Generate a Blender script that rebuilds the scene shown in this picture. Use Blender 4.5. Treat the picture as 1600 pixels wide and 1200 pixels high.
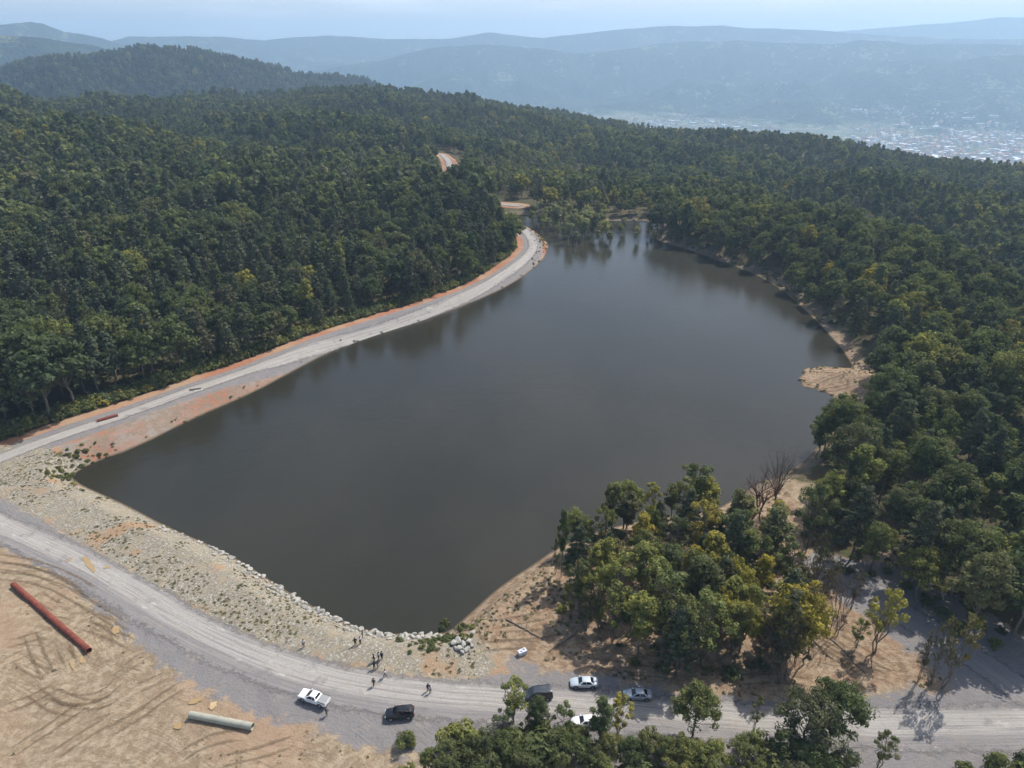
import bpy, bmesh, math, random
import numpy as np
from mathutils import Vector, Matrix, noise as mnoise
R = math.radians
random.seed(7); rng = np.random.default_rng(7)
for o in list(bpy.data.objects): bpy.data.objects.remove(o)
SC = bpy.context.scene
COL = SC.collection

# ------------------------------------------------------------------ camera, sky, sun, exposure
F = 1111.0; PITCH = R(25.5); CAMH = 100.0
cam = bpy.data.cameras.new("camera"); cam.sensor_width = 36; cam.lens = 36*F/1600
cam.clip_start = 1; cam.clip_end = 60000
camo = bpy.data.objects.new("camera", cam); COL.objects.link(camo)
camo.location = (0, 0, CAMH); camo.rotation_euler = (math.pi/2-PITCH, 0, 0)
SC.camera = camo
SUN_EL, SUN_AZ = R(53), R(47)          # azimuth clockwise from +Y
w = bpy.data.worlds.new("World"); SC.world = w; w.use_nodes = True
nt = w.node_tree; bg = nt.nodes['Background']
sky = nt.nodes.new('ShaderNodeTexSky'); sky.sky_type = 'NISHITA'; sky.sun_disc = False
sky.sun_elevation = SUN_EL; sky.sun_rotation = SUN_AZ; sky.altitude = 400; sky.air_density = 1.0; sky.dust_density = 3.5; sky.ozone_density = 1.2
# thin milky veil and a few faint streaks of cloud low over the horizon
_N = nt.nodes.new; _L = nt.links.new; tc = _N('ShaderNodeTexCoord'); sx = _N('ShaderNodeSeparateXYZ'); _L(tc.outputs['Generated'], sx.inputs[0])
mr = _N('ShaderNodeMapRange'); mr.interpolation_type = 'SMOOTHSTEP'; _L(sx.outputs[2], mr.inputs[0]); mr.inputs[1].default_value = .30; mr.inputs[2].default_value = -.02; mr.inputs[3].default_value = 0; mr.inputs[4].default_value = .75
mp = _N('ShaderNodeMapping'); _L(tc.outputs['Generated'], mp.inputs[0]); mp.inputs[3].default_value = (2.5, 2.5, 22); nz = _N('ShaderNodeTexNoise'); _L(mp.outputs[0], nz.inputs[0]); nz.inputs['Scale'].default_value = 2.2; nz.inputs['Detail'].default_value = 6
cr_ = _N('ShaderNodeMapRange'); _L(nz.outputs[0], cr_.inputs[0]); cr_.inputs[1].default_value = .5; cr_.inputs[2].default_value = .75; cr_.inputs[3].default_value = 0; cr_.inputs[4].default_value = .35
ad = _N('ShaderNodeMath'); ad.operation = 'ADD'; ad.use_clamp = True; _L(mr.outputs[0], ad.inputs[0]); _L(cr_.outputs[0], ad.inputs[1])
mu = _N('ShaderNodeMath'); mu.operation = 'MULTIPLY'; _L(ad.outputs[0], mu.inputs[0]); m2 = _N('ShaderNodeMapRange'); _L(sx.outputs[2], m2.inputs[0]); m2.inputs[1].default_value = .5; m2.inputs[2].default_value = .1; _L(m2.outputs[0], mu.inputs[1])
mxs = _N('ShaderNodeMix'); mxs.data_type = 'RGBA'; _L(mu.outputs[0], mxs.inputs[0]); _L(sky.outputs[0], mxs.inputs[6]); mxs.inputs[7].default_value = (8.6, 8.9, 9.2, 1)
nt.links.new(mxs.outputs[2], bg.inputs[0]); bg.inputs[1].default_value = 0.12
sl = bpy.data.lights.new("sun", 'SUN'); sl.energy = 4.5; sl.angle = R(0.5); sl.color = (1, .955, .89)
so = bpy.data.objects.new("sun", sl); COL.objects.link(so)
sd = Vector((math.sin(SUN_AZ)*math.cos(SUN_EL), math.cos(SUN_AZ)*math.cos(SUN_EL), math.sin(SUN_EL)))
so.rotation_euler = sd.to_track_quat('Z', 'Y').to_euler(); so.location = (0, 0, 500)
SC.view_settings.view_transform = 'Standard'; SC.view_settings.look = 'None'
SC.view_settings.exposure = 0.25; SC.view_settings.gamma = 1
cy = SC.cycles
cy.max_bounces = 5; cy.diffuse_bounces = 2; cy.glossy_bounces = 2; cy.transmission_bounces = 3; cy.transparent_max_bounces = 6
cy.volume_bounces = 3; cy.use_adaptive_sampling = True; cy.adaptive_threshold = 0.03
cy.use_denoising = True; cy.sample_clamp_indirect = 4; cy.caustics_reflective = False; cy.caustics_refractive = False

# ------------------------------------------------------------------ photo geometry helpers (used only to read places off the photograph)
CP, SP = math.cos(PITCH), math.sin(PITCH)
def ray(u, v):
    a = (u-800)/F; b = (600-v)/F
    return np.array([a, CP+b*SP, -SP+b*CP])
def at(u, v, z=3.0):
    d = ray(u, v); t = (z-CAMH)/d[2]
    return np.array([d[0]*t, d[1]*t, z])
def atr(u, v, r):
    d = ray(u, v); t = r/math.hypot(d[0], d[1]); return np.array([0, 0, CAMH])+d*t
def proj(x, y, z):
    dz = z-CAMH; dep = y*CP-dz*SP
    return 800+F*x/dep, 600-F*(y*SP+dz*CP)/dep, dep
def P2(lst, z=3.0): return np.array([at(u, v, z)[:2] for u, v in lst])

# ------------------------------------------------------------------ numpy noise
def _hash(ix, iy, s):
    h = (ix.astype(np.int64)*374761393+iy.astype(np.int64)*668265263+s*1442695041) & 0xffffffff
    h = ((h ^ (h >> 13))*1274126177) & 0xffffffff
    return ((h ^ (h >> 16)) & 0xffff)/65535.0
def vnoise(x, y, s=0):
    ix = np.floor(x); iy = np.floor(y); fx = x-ix; fy = y-iy
    fx = fx*fx*fx*(fx*(fx*6-15)+10); fy = fy*fy*fy*(fy*(fy*6-15)+10)
    a = _hash(ix, iy, s); b = _hash(ix+1, iy, s); c = _hash(ix, iy+1, s); d = _hash(ix+1, iy+1, s)
    return (a*(1-fx)+b*fx)*(1-fy)+(c*(1-fx)+d*fx)*fy-0.5
def fbm(x, y, wl, octv=4, s=0, g=0.5):
    t = 0; a = 1.0; n = 0
    for i in range(octv):
        c, q = math.cos(i*1.3+s), math.sin(i*1.3+s)
        t = t+a*vnoise((x*c-y*q)/wl+17*i, (x*q+y*c)/wl-9*i, s+i); n += a; a *= g; wl *= .5
    return t/n*2
def ridged(x, y, wl, octv=4, s=0):
    t = 0; a = 1.0; n = 0
    for i in range(octv):
        c, q = math.cos(i*1.1+s), math.sin(i*1.1+s)
        t = t+a*(1-np.abs(vnoise((x*c-y*q)/wl, (x*q+y*c)/wl, s+i))*4); n += a; a *= .5; wl *= .5
    return t/n
def sstep(t): t = np.clip(t, 0, 1); return t*t*(3-2*t)

# ------------------------------------------------------------------ plan of the place
LAKE = [(110,745),(128,758),(160,772),(200,790),(260,822),(330,852),(375,875),(420,905),(480,943),(540,972),(575,985),(620,991),(690,990),(704,984),(730,962),(770,925),(800,903),(831,883),(862,861),(894,846),(925,833),(975,819),(1040,806),(1109,800),(1135,787),(1161,770),(1187,753),(1225,742),(1262,717),(1282,690),(1300,654),(1309,631),(1300,619),(1290,613),(1278,611),(1268,606),(1257,606),(1251,601),(1253,596),(1247,592),(1249,587),(1256,585),(1253,579),(1259,574),(1270,575),(1279,571),(1300,573),(1318,574),(1334,575),(1322,556),(1300,528),(1262,489),(1232,462),(1195,436),(1161,421),(1090,395),(1037,380),(1010,366),(1035,352),(1000,344),(950,346),(900,340),(840,336),(800,337),(806,346),(822,353),(840,364),(857,380),(857,388),(848,409),(802,444),(731,476),(659,501),(578,526),(515,550),(449,585),(400,612),(300,655),(212,700),(140,725)]
LAKEW = P2(LAKE, 0.0)
def smooth_poly(P, n=1):
    for _ in range(n):
        Q = np.roll(P, -1, 0); P = np.stack([P*.75+Q*.25, P*.25+Q*.75], 1).reshape(-1, 2)
    return P
LAKEW = smooth_poly(LAKEW, 1)
def sdpoly(x, y, P):
    x = np.asarray(x, float); y = np.asarray(y, float); d = np.full(x.shape, 1e18); ins = np.zeros(x.shape, bool)
    for i in range(len(P)):
        ax, ay = P[i]; bx, by = P[(i+1) % len(P)]; ex, ey = bx-ax, by-ay
        t = np.clip(((x-ax)*ex+(y-ay)*ey)/(ex*ex+ey*ey+1e-9), 0, 1)
        d = np.minimum(d, (x-ax-t*ex)**2+(y-ay-t*ey)**2)
        c = ((ay > y) != (by > y)) & (x < ex*(y-ay)/(ey if abs(ey) > 1e-9 else 1e-9)+ax)
        ins ^= c
    d = np.sqrt(d); return np.where(ins, -d, d)
def dline(x, y, P):
    x = np.asarray(x, float); d = np.full(x.shape, 1e18)
    for i in range(len(P)-1):
        ax, ay = P[i]; bx, by = P[i+1]; ex, ey = bx-ax, by-ay
        t = np.clip(((x-ax)*ex+(y-ay)*ey)/(ex*ex+ey*ey+1e-9), 0, 1)
        d = np.minimum(d, (x-ax-t*ex)**2+(y-ay-t*ey)**2)
    return np.sqrt(d)
ROAD_DAM = P2([(-190,775),(-60,800),(20,832),(100,868),(200,925),(300,985),(400,1032),(500,1066),(600,1085),(700,1094),(800,1100),(900,1108),(1000,1116),(1100,1125),(1250,1133),(1400,1137),(1600,1139),(1800,1142),(2100,1150)])
ROAD_LAKE = P2([(-190,775),(-120,758),(-40,735),(40,702),(100,681),(200,648),(300,612),(400,577),(500,537),(580,511),(660,486),(730,459),(780,434),(815,410),(832,392),(833,377),(822,362),(811,353)])
ROAD_TRACK = P2([(1640,1120),(1560,1060),(1480,1010),(1400,960),(1345,915),(1300,890),(1262,872)])
ROAD_FAR = P2([(765,319),(790,321),(812,323)], 2.0)
ROAD_UP = np.array([atr(u, v, r)[:2] for u, v, r in [(696,275,560),(702,262,600),(705,250,640),(700,238,680),(690,232,700)]])
DIRT = P2([(-500,780),(-60,835),(30,868),(110,905),(165,960),(215,1000),(262,1045),(330,1075),(390,1112),(470,1130),(560,1160),(700,1185),(760,1230),(760,1500),(-500,1500)])
SAND = P2([(722,980),(800,915),(880,850),(960,822),(1110,806),(1220,760),(1262,800),(1262,880),(1330,930),(1400,990),(1490,1060),(1480,1080),(1400,1075),(1360,1090),(1200,1092),(1050,1080),(960,1060),(880,1060),(820,1040),(760,1010)])
SPIT = P2([(1215,455),(1260,480),(1330,540),(1365,572),(1352,640),(1330,690),(1292,660),(1309,625),(1240,610),(1235,570),(1290,565),(1320,560),(1290,530),(1240,480)], 2.0)
EMB = P2([(-150,720),(60,692),(95,712),(135,722),(108,745),(260,822),(420,905),(540,972),(620,992),(700,992),(760,1012),(800,1050),(740,1062),(640,1058),(540,1040),(430,1010),(330,962),(220,905),(120,840),(0,775),(-150,760)])
GRAVEL = P2([(-500,740),(-150,720),(0,772),(120,838),(220,902),(330,960),(430,1008),(540,1038),(640,1056),(740,1058),(800,1030),(850,1050),(960,1062),(1050,1082),(1200,1094),(1360,1092),(1400,1078),(1490,1082),(1440,1040),(1370,985),(1270,905),(1290,872),(1400,890),(1500,950),(1620,1020),(1900,1080),(2300,1200),(2000,1260),(700,1190),(560,1160),(470,1130),(390,1112),(330,1075),(262,1045),(215,1000),(165,960),(110,905),(30,868),(-60,835),(-500,780)])
CTRL = []
def cw(u, v, z): p = at(u, v, z); CTRL.append((p[0], p[1], z))
def cd(u, v, dep, drop=0): p = ray(u, v)*dep; CTRL.append((p[0], p[1], CAMH+p[2]-drop))
def cr(u, v, r, drop=0): p = atr(u, v, r); CTRL.append((p[0], p[1], p[2]-drop))
for q in [(0,780,3),(250,900,3),(470,1050,3),(700,1105,3),(950,1115,3),(1300,1130,3),(1600,1140,3.2),(0,1000,2.4),(0,1150,1.6),(200,1190,1.8),(800,1600,0),(100,1500,0),(1600,1500,1),(900,1260,1.6),(1250,950,3.3),(1500,1000,4),(1450,850,5),(1600,850,7),(1200,850,3),(1350,600,3.2),(1450,650,5),(1500,600,7),(1600,600,8),(1600,480,10),(1050,950,3.6),(1260,450,3),(1450,470,9),(1190,390,5),(1300,400,9),(1400,400,9),(1100,340,4),(1600,446,-16),(1500,400,-18),(1400,355,-16),(1300,325,-10),(1200,305,-3),(1600,395,-4),(1480,345,-4),(1350,310,-3),(1600,330,-25),(-300,640,5),(0,672,3.5),(150,640,3.5),(350,565,3.5),(500,520,3.5),(650,470,3.5),(780,412,3.5),(806,360,3),(-200,780,3),(790,320,2.5),(900,322,1.5),(1000,330,1.5),(850,300,5),(-700,900,3),(2200,900,6),(2300,1400,3),(-900,1500,1)]: cw(*q)
for q in [(300,450,262,16),(450,400,300,16),(0,500,228,16),(0,400,290,16),(150,350,345,16),(200,250,500,16),(0,250,450,16),(0,180,620,16),(0,137,800,15),(-300,137,800,15),(-300,300,400,15),(-300,500,235,16),(150,167,850,16),(300,205,700,16),(600,300,430,16),(400,200,740,15),(450,152,1150,13),(250,151,1000,13),(100,149,1000,13),(620,139,1200,13),(850,182,1250,12),(1000,199,1250,17),(1170,206,1200,20),(1350,232,950,22),(1590,272,890,26),(1470,250,900,23),(1260,216,1100,21),(1900,330,750,12),(705,250,640,0),(760,262,600,12),(830,245,640,12),(900,232,750,12),(1000,260,700,12),(1150,290,580,12),(1250,250,750,12),(1450,280,620,12),(720,210,780,12),(540,350,370,16),(650,380,345,14)]: cd(*q)
# ground keeps falling into the valley behind the near ridge
for u, r, z in [(1590,1300,-170),(1350,1500,-170),(1170,1700,-150),(1000,1700,-130),(850,1700,-90),(1900,1300,-180),(620,1650,0),(450,1650,5),(250,1500,-10),(0,1300,10),(-400,1300,20),(620,2100,-60)]:
    d = ray(u, 300); t = r/math.hypot(d[0], d[1]); CTRL.append((d[0]*t, d[1]*t, z))
CTRL = np.array(CTRL)
def _phi(dx, dy): return np.sqrt(dx*dx+dy*dy+25.0**2)
_A = _phi(CTRL[:, None, 0]-CTRL[None, :, 0], CTRL[:, None, 1]-CTRL[None, :, 1])
_n = len(CTRL); _M = np.zeros((_n+1, _n+1)); _M[:_n, :_n] = _A+np.eye(_n)*-3.0; _M[_n, :_n] = 1; _M[:_n, _n] = 1
_W = np.linalg.solve(_M, np.append(CTRL[:, 2], 0))
def zbase(x, y):
    z = np.full(x.shape, _W[-1])
    for i in range(_n): z = z+_W[i]*_phi(x-CTRL[i, 0], y-CTRL[i, 1])
    return z
# far ranges: (distance, half-depth, crest (u, v) pairs, roughness)
FAR = [
 (2500, 900, [(-600,120),(0,112),(100,101),(180,89),(260,85),(340,97),(420,113),(500,126),(570,134),(640,165),(720,230),(800,300),(2400,420)], 12),
 (4800, 1500, [(-600,30),(0,53),(90,61),(150,70),(200,84),(270,98),(400,125),(520,160),(640,220),(2400,420)], 26),
 (6700, 1400, [(-600,150),(300,160),(560,128),(650,112),(720,118),(780,135),(840,150),(900,140),(980,122),(1060,112),(1120,120),(1180,130),(1260,112),(1350,96),(1430,92),(1500,95),(1560,86),(1640,80),(2400,60)], 34),
 (5900, 750, [(-600,300),(780,240),(830,174),(870,160),(930,165),(990,184),(1030,202),(1080,188),(1150,167),(1210,152),(1280,154),(1340,174),(1400,182),(1460,162),(1540,150),(1600,152),(1700,140),(2400,150)], 22),
 (8500, 950, [(-600,90),(300,110),(400,100),(560,95),(640,106),(720,92),(800,85),(870,97),(950,104),(1010,90),(1080,82),(1150,90),(1220,99),(1290,85),(1360,79),(1450,91),(1530,83),(1600,77),(2400,80)], 26),
 (7600, 1500, [(-600,20),(0,35),(45,31),(65,33),(100,48),(160,59),(215,78),(300,95),(450,110),(600,90),(680,72),(760,66),(840,72),(900,82),(980,76),(1040,66),(1150,63),(1240,66),(1300,69),(1345,60),(1385,63),(1430,68),(1500,66),(1600,68),(2400,60)], 30),
 (9500, 2000, [(-600,60),(150,66),(200,56),(240,57),(340,57),(410,63),(480,56),(545,54),(600,58),(700,59),(760,51),(850,57),(900,53),(960,46),(1020,41),(1120,39),(1220,43),(1300,48),(1400,55),(2400,60)], 30),
 (13000, 2200, [(-600,75),(1000,75),(1250,52),(1330,46),(1400,41),(1500,33),(1560,27),(1600,27),(1700,31),(2400,50)], 25)]
VALLEY = -400.0
def zfar(x, y):
    r = np.hypot(x, y); th = np.arctan2(x, y); u = 800+np.tan(np.clip(th, -1.2, 1.2))*F/ CP*1.0
    z = VALLEY+fbm(x, y, 1500, 3, 3)*12
    for R0, W0, prof, rough in FAR:
        # crest height at this azimuth
        pu = np.array([p[0] for p in prof], float); pv = np.array([p[1] for p in prof], float)
        pt = np.array([math.atan2((a-800)/F, CP+(600-b)/F*SP) for a, b in prof])
        pz = np.array([atr(a, b, R0)[2] for a, b in prof])
        c = np.interp(th, pt, pz)
        off = fbm(th*9000, th*0+R0, 1600, 3, int(R0) % 97)*W0*.35
        t = (r-(R0+off))/W0
        c = (c-CAMH)*(1+off/R0)+CAMH
        bump = np.where(t < 0, np.clip(1+t, 0, 1)**1.25, np.exp(-t*t*2.0))
        live = np.clip((c-VALLEY-20)/120, 0, 1); c = np.maximum(c, VALLEY-30)
        det = (ridged(x, y, W0*(.55 if R0 < 5000 else .95), 5, int(R0) % 31)-.6)
        h = VALLEY+(c-VALLEY)*bump + det*rough*np.clip(1.05-bump, 0, 1)*np.clip(bump*6, 0, 1)*(9.0 if R0 < 5000 else 15.0)*live + fbm(x, y, 300, 3, 5)*rough*.28*np.clip(bump*4, 0, 1)*live
        z = np.maximum(z, h)
    # spurs and side valleys on the flanks below the crests
    ang = (z-CAMH)/r; k = sstep((-.010-ang)/.03)*np.clip((z-VALLEY-25)/120, 0, 1)*sstep((r-4300)/900)
    return z+k*((ridged(x, y, 1900, 4, 71)-.55)*210+(ridged(x, y, 700, 3, 12)-.5)*60)
CARVE = [(P2([(1130,290),(1230,318),(1350,362),(1470,405),(1600,452),(1760,520)], -6), 24, 30), (P2([(1020,238),(1180,262),(1330,292),(1480,322),(1640,352)], -28), 24, 45), (P2([(40,163),(180,192),(330,212),(470,228),(600,232)], 22), 18, 50), (P2([(420,178),(560,186),(680,196),(800,206)], 12), 16, 60)]
def lake_sd(x, y):
    out = np.full(x.shape, 200.0); m = (np.hypot(x, y) < 640)
    if m.any(): out[m] = sdpoly(x[m], y[m], LAKEW)
    return out
def zfun(x, y, sdl=None):
    x = np.atleast_1d(np.asarray(x, float)); y = np.atleast_1d(np.asarray(y, float)); r = np.hypot(x, y)
    z = np.empty(x.shape); near = r < 2300
    if near.any():
        xn, yn, rn = x[near], y[near], r[near]
        zn = zbase(xn, yn)
        s = lake_sd(xn, yn) if sdl is None else sdl[near]
        amp = sstep((rn-150)/500)
        hi = sstep((s-25)/60)
        zn = zn+fbm(xn, yn, 160, 4, 11)*5*hi*amp+fbm(xn, yn, 330, 2, 31)*17*hi*sstep((rn-400)/450)+fbm(xn, yn, 14, 3, 4)*.22*sstep(s/4)+fbm(xn, yn, 40, 2, 8)*.3*sstep(s/8)
        zn = zn+fbm(xn, yn, 5, 3, 14)*.30*sstep((210-rn)/60)*(yn < xn*.15+150)*sstep((s-18)/6)
        for Pc, dc, wc in CARVE: zn = zn-dc*np.exp(-(dline(xn, yn, Pc)/wc)**2)
        wb = np.where((xn > 25) & (yn > 165), 14.0, 6.5); bank = sstep(s/wb)
        zn = np.where(s < 60, np.where(s > 0, np.maximum(zn, .8)*(.35*np.clip(s/wb, 0, 1)+.65*bank)*1.0, -np.clip(-s*.35, 0, 4)), zn)
        z[near] = zn
    fa = r > 1300
    if fa.any():
        zf = zfar(x[fa], y[fa]); k = sstep((r[fa]-1450)/800); k = np.where(r[fa] < 2300, k, 1.0)
        zz = np.where(near[fa], z[fa], 0); z[fa] = zz*(1-k)+zf*k
    return z
def zat(x, y): return float(zfun(np.array([x]), np.array([y]))[0])

# ------------------------------------------------------------------ object helpers
def tag(o, label=None, cat=None, group=None, kind=None):
    if label: o['label'] = label
    if cat: o['category'] = cat
    if group: o['group'] = group
    if kind: o['kind'] = kind
    return o
def link(o, parent=None):
    COL.objects.link(o)
    if parent: o.parent = parent
    return o
def empty(name, loc=(0,0,0), rz=0, label=None, cat=None, group=None):
    o = bpy.data.objects.new(name, None); o.location = loc; o.rotation_euler = (0, 0, rz); o.empty_display_size = .3
    COL.objects.link(o); return tag(o, label, cat, group)
def npmesh(name, V, Fq, smooth=False, attrs=None, mat=None):
    me = bpy.data.meshes.new(name); V = np.asarray(V, np.float32); Fq = np.asarray(Fq, np.int32); k = Fq.shape[1]
    me.vertices.add(len(V)); me.vertices.foreach_set('co', V.ravel())
    me.loops.add(Fq.size); me.loops.foreach_set('vertex_index', Fq.ravel())
    me.polygons.add(len(Fq)); me.polygons.foreach_set('loop_start', np.arange(0, Fq.size, k, dtype=np.int32)); me.polygons.foreach_set('loop_total', np.full(len(Fq), k, np.int32))
    if smooth: me.polygons.foreach_set('use_smooth', np.ones(len(Fq), bool))
    me.update(calc_edges=True)
    for n, a in (attrs or {}).items():
        at_ = me.attributes.new(n, 'FLOAT', 'POINT'); at_.data.foreach_set('value', np.asarray(a, np.float32))
    if mat: me.materials.append(mat)
    return me

# ------------------------------------------------------------------ node helpers
class NT:
    def __init__(s, m):
        s.t = m.node_tree; s.n = s.t.nodes; s.l = s.t.links
    def new(s, ty, **kw):
        nd = s.n.new(ty)
        for k, v in kw.items(): setattr(nd, k, v)
        return nd
    def put(s, sock, v):
        if v is None: return
        if isinstance(v, bpy.types.NodeSocket): s.l.new(v, sock)
        elif isinstance(v, (tuple, list)) and len(v) == 3 and sock.type == 'RGBA': sock.default_value = (*v, 1)
        else: sock.default_value = v
    def math(s, op, a, b=None, c=None, clamp=False):
        n = s.new('ShaderNodeMath', operation=op, use_clamp=clamp)
        for i, v in enumerate((a, b, c)): s.put(n.inputs[i], v)
        return n.outputs[0]
    def mix(s, f, a, b, blend='MIX'):
        n = s.new('ShaderNodeMix', data_type='RGBA', blend_type=blend)
        s.put(n.inputs[0], f); s.put(n.inputs[6], a); s.put(n.inputs[7], b); return n.outputs[2]
    def noise(s, scale, detail=4, rough=.55, vec=None, dist=0):
        n = s.new('ShaderNodeTexNoise'); n.inputs['Scale'].default_value = scale; n.inputs['Detail'].default_value = detail
        n.inputs['Roughness'].default_value = rough; n.inputs['Distortion'].default_value = dist
        if vec is not None: s.l.new(vec, n.inputs['Vector'])
        return n.outputs[0]
    def voro(s, scale, vec=None, feature='F1', out=0):
        n = s.new('ShaderNodeTexVoronoi', feature=feature); n.inputs['Scale'].default_value = scale
        if vec is not None: s.l.new(vec, n.inputs['Vector'])
        return n.outputs[out]
    def ramp(s, f, lo, hi):   # smoothstep lo..hi -> 0..1
        n = s.new('ShaderNodeMapRange', interpolation_type='SMOOTHSTEP'); s.put(n.inputs[0], f)
        n.inputs[1].default_value = lo; n.inputs[2].default_value = hi; return n.outputs[0]
    def attr(s, name): n = s.new('ShaderNodeAttribute', attribute_name=name); return n.outputs['Fac']
    def pos(s): return s.new('ShaderNodeNewGeometry').outputs['Position']
    def objc(s): return s.new('ShaderNodeTexCoord').outputs['Object']
    def mapping(s, vec, rot=(0,0,0), scale=(1,1,1), loc=(0,0,0)):
        n = s.new('ShaderNodeMapping'); s.l.new(vec, n.inputs[0]); n.inputs[1].default_value = loc; n.inputs[2].default_value = rot; n.inputs[3].default_value = scale; return n.outputs[0]
    def bump(s, h, strength=.5, dist=.1):
        n = s.new('ShaderNodeBump'); n.inputs['Strength'].default_value = strength; n.inputs['Distance'].default_value = dist; s.l.new(h, n.inputs['Height']); return n.outputs[0]
def material(name, col=(.5,.5,.5), rough=.8, metal=0, spec=.3):
    m = bpy.data.materials.new(name); m.use_nodes = True; b = m.node_tree.nodes['Principled BSDF']
    b.inputs['Base Color'].default_value = (*col, 1); b.inputs['Roughness'].default_value = rough; b.inputs['Metallic'].default_value = metal
    b.inputs['Specular IOR Level'].default_value = spec
    return m, NT(m), b
def noisy(name, col, var=.25, scale=3.0, rough=.8, metal=0, spec=.3, bump=0):
    m, t, b = material(name, col, rough, metal, spec); n = t.noise(scale, 5, .6, t.objc())
    c2 = tuple(max(0, c*(1-var)) for c in col); c3 = tuple(min(1, c*(1+var*.6)) for c in col)
    t.put(b.inputs['Base Color'], t.mix(t.ramp(n, .3, .7), c2, c3))
    if bump: t.put(b.inputs['Normal'], t.bump(n, .6, bump))
    return m
# ------------------------------------------------------------------ setting materials
def mat_ground():
    m, t, b = material('ground_soil', rough=.95, spec=.1); p = t.pos()
    big = t.noise(.05, 4, .6, p); mid = t.noise(.35, 5, .6, p); fine = t.noise(2.2, 5, .7, p); vf = t.noise(7, 3, .7, p)
    wob = t.math('MULTIPLY', t.math('SUBTRACT', mid, .5), 9.0)
    wob2 = t.math('ADD', t.math('MULTIPLY', t.math('SUBTRACT', fine, .5), 3.0), wob)
    def inside(a, soft=.8, off=0.): return t.ramp(t.math('ADD', t.math('ADD', t.attr(a), wob2), off), soft, -soft)
    # forest floor
    c = t.mix(fine, (.045,.042,.022), (.13,.10,.06)); c = t.mix(t.ramp(mid, .45, .7), c, (.07,.085,.03))
    c = t.mix(t.ramp(t.math('ADD', t.attr('s_lake'), wob2), 7.0, 4.0), c, t.mix(fine, (.10,.085,.055), (.26,.20,.14)))
    # meadow green just outside the woods' edge, by the shores
    # red clay shoulder of the lakeside road
    clay = t.mix(fine, (.42,.20,.12), (.26,.12,.07)); clay = t.mix(t.ramp(big, .4, .65), clay, (.38,.26,.165))
    c = t.mix(t.ramp(t.math('ADD', t.attr('s_lroad'), t.math('MULTIPLY', t.math('SUBTRACT', mid, .5), 3.5)), 9.6, 8.6), c, clay)
    c = t.mix(t.ramp(t.math('ADD', t.attr('s_lbank'), wob2), .8, -.8), c, t.mix(t.ramp(t.noise(.5, 6, .7, p), .42, .58), t.mix(fine, (.19,.14,.10), (.30,.23,.17)), t.mix(t.ramp(big, .35, .55), clay, (.27,.245,.22))))
    # sandy dirt with machine tracks: stretched noise in a slowly turning direction field
    wv = t.new('ShaderNodeTexNoise'); wv.inputs['Scale'].default_value = .022; wv.inputs['Detail'].default_value = 1; t.l.new(p, wv.inputs['Vector'])
    off = t.new('ShaderNodeVectorMath', operation='MULTIPLY_ADD'); t.l.new(wv.outputs[1], off.inputs[0]); off.inputs[1].default_value = (34, 34, 0); t.l.new(p, off.inputs[2])
    def streak(ang, sc): return t.noise(1.0, 5, .7, t.mapping(t.mapping(off.outputs[0], rot=(0,0,ang)), scale=sc), dist=.6)
    s1 = streak(R(-30), (.16, .95, 1)); s2 = streak(R(25), (.10, 1.3, 1))
    st = t.mix(t.ramp(big, .40, .60), s1, s2)
    sand = t.mix(t.ramp(t.math('ADD', t.math('MULTIPLY', t.math('SUBTRACT', st, .5), t.ramp(t.noise(.07, 3, .6, p), .40, .62)), t.math('MULTIPLY', t.noise(.7, 7, .75, p), 1.0)), .40, .64), (.25,.185,.12), (.385,.31,.215))
    ruts = t.math('MULTIPLY', t.ramp(t.noise(1.0, 3, .6, t.mapping(t.mapping(off.outputs[0], rot=(0,0,R(12))), scale=(.07, .9, 1))), .60, .66), t.ramp(t.noise(.06, 3, .6, t.mapping(p, loc=(31,7,0))), .50, .58))
    sand = t.mix(t.math('MULTIPLY', ruts, .7), sand, (.17,.125,.075))
    sand = t.mix(t.math('MULTIPLY', t.ramp(t.noise(.03, 4, .6, p), .48, .62), .8), sand, (.35,.24,.16))
    sand = t.mix(t.math('MULTIPLY', t.ramp(vf, .56, .72), .5), sand, (.15,.11,.065))
    sand = t.mix(t.math('MULTIPLY', t.ramp(t.noise(.5, 7, .78, p), .55, .66), .55), sand, (.16,.125,.07))
    c = t.mix(inside('s_dirt'), c, sand)
    sand2 = t.mix(t.ramp(t.noise(.8, 6, .7, p), .38, .62), (.22,.15,.095), (.37,.28,.19)); sand2 = t.mix(t.math('MULTIPLY', t.ramp(vf, .5, .7), .5), sand2, (.14,.105,.065))
    sand2 = t.mix(t.math('MULTIPLY', t.ramp(mid, .5, .68), .6), sand2, (.30,.175,.105)); sand2 = t.mix(t.math('MULTIPLY', t.ramp(s2, .56, .66), .5), sand2, (.12,.09,.06))
    c = t.mix(inside('s_sand'), c, sand2)
    # gravel round the roads
    gr = t.mix(fine, (.172,.160,.157), (.252,.237,.230)); gr = t.mix(t.math('MULTIPLY', t.ramp(vf, .55, .75), .6), gr, (.34,.32,.30))
    gr = t.mix(t.math('MULTIPLY', t.ramp(mid, .5, .72), .45), gr, (.31,.265,.215))
    c = t.mix(inside('s_gravel'), c, gr)
    c = t.mix(t.ramp(t.math('ADD', t.attr('s_lroad'), t.math('MULTIPLY', t.math('SUBTRACT', fine, .5), 1.6)), 5.6, 4.8), c, gr)
    # pale stony embankment with weeds
    v1 = t.voro(3.6, p, out=1); v2 = t.new('ShaderNodeSeparateColor'); t.l.new(v1, v2.inputs[0])
    emb = t.mix(v2.outputs[0], (.20,.175,.135), (.32,.285,.225)); emb = t.mix(t.math('MULTIPLY', t.ramp(v2.outputs[1], .8, .95), .8), emb, (.46,.44,.38))
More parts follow.
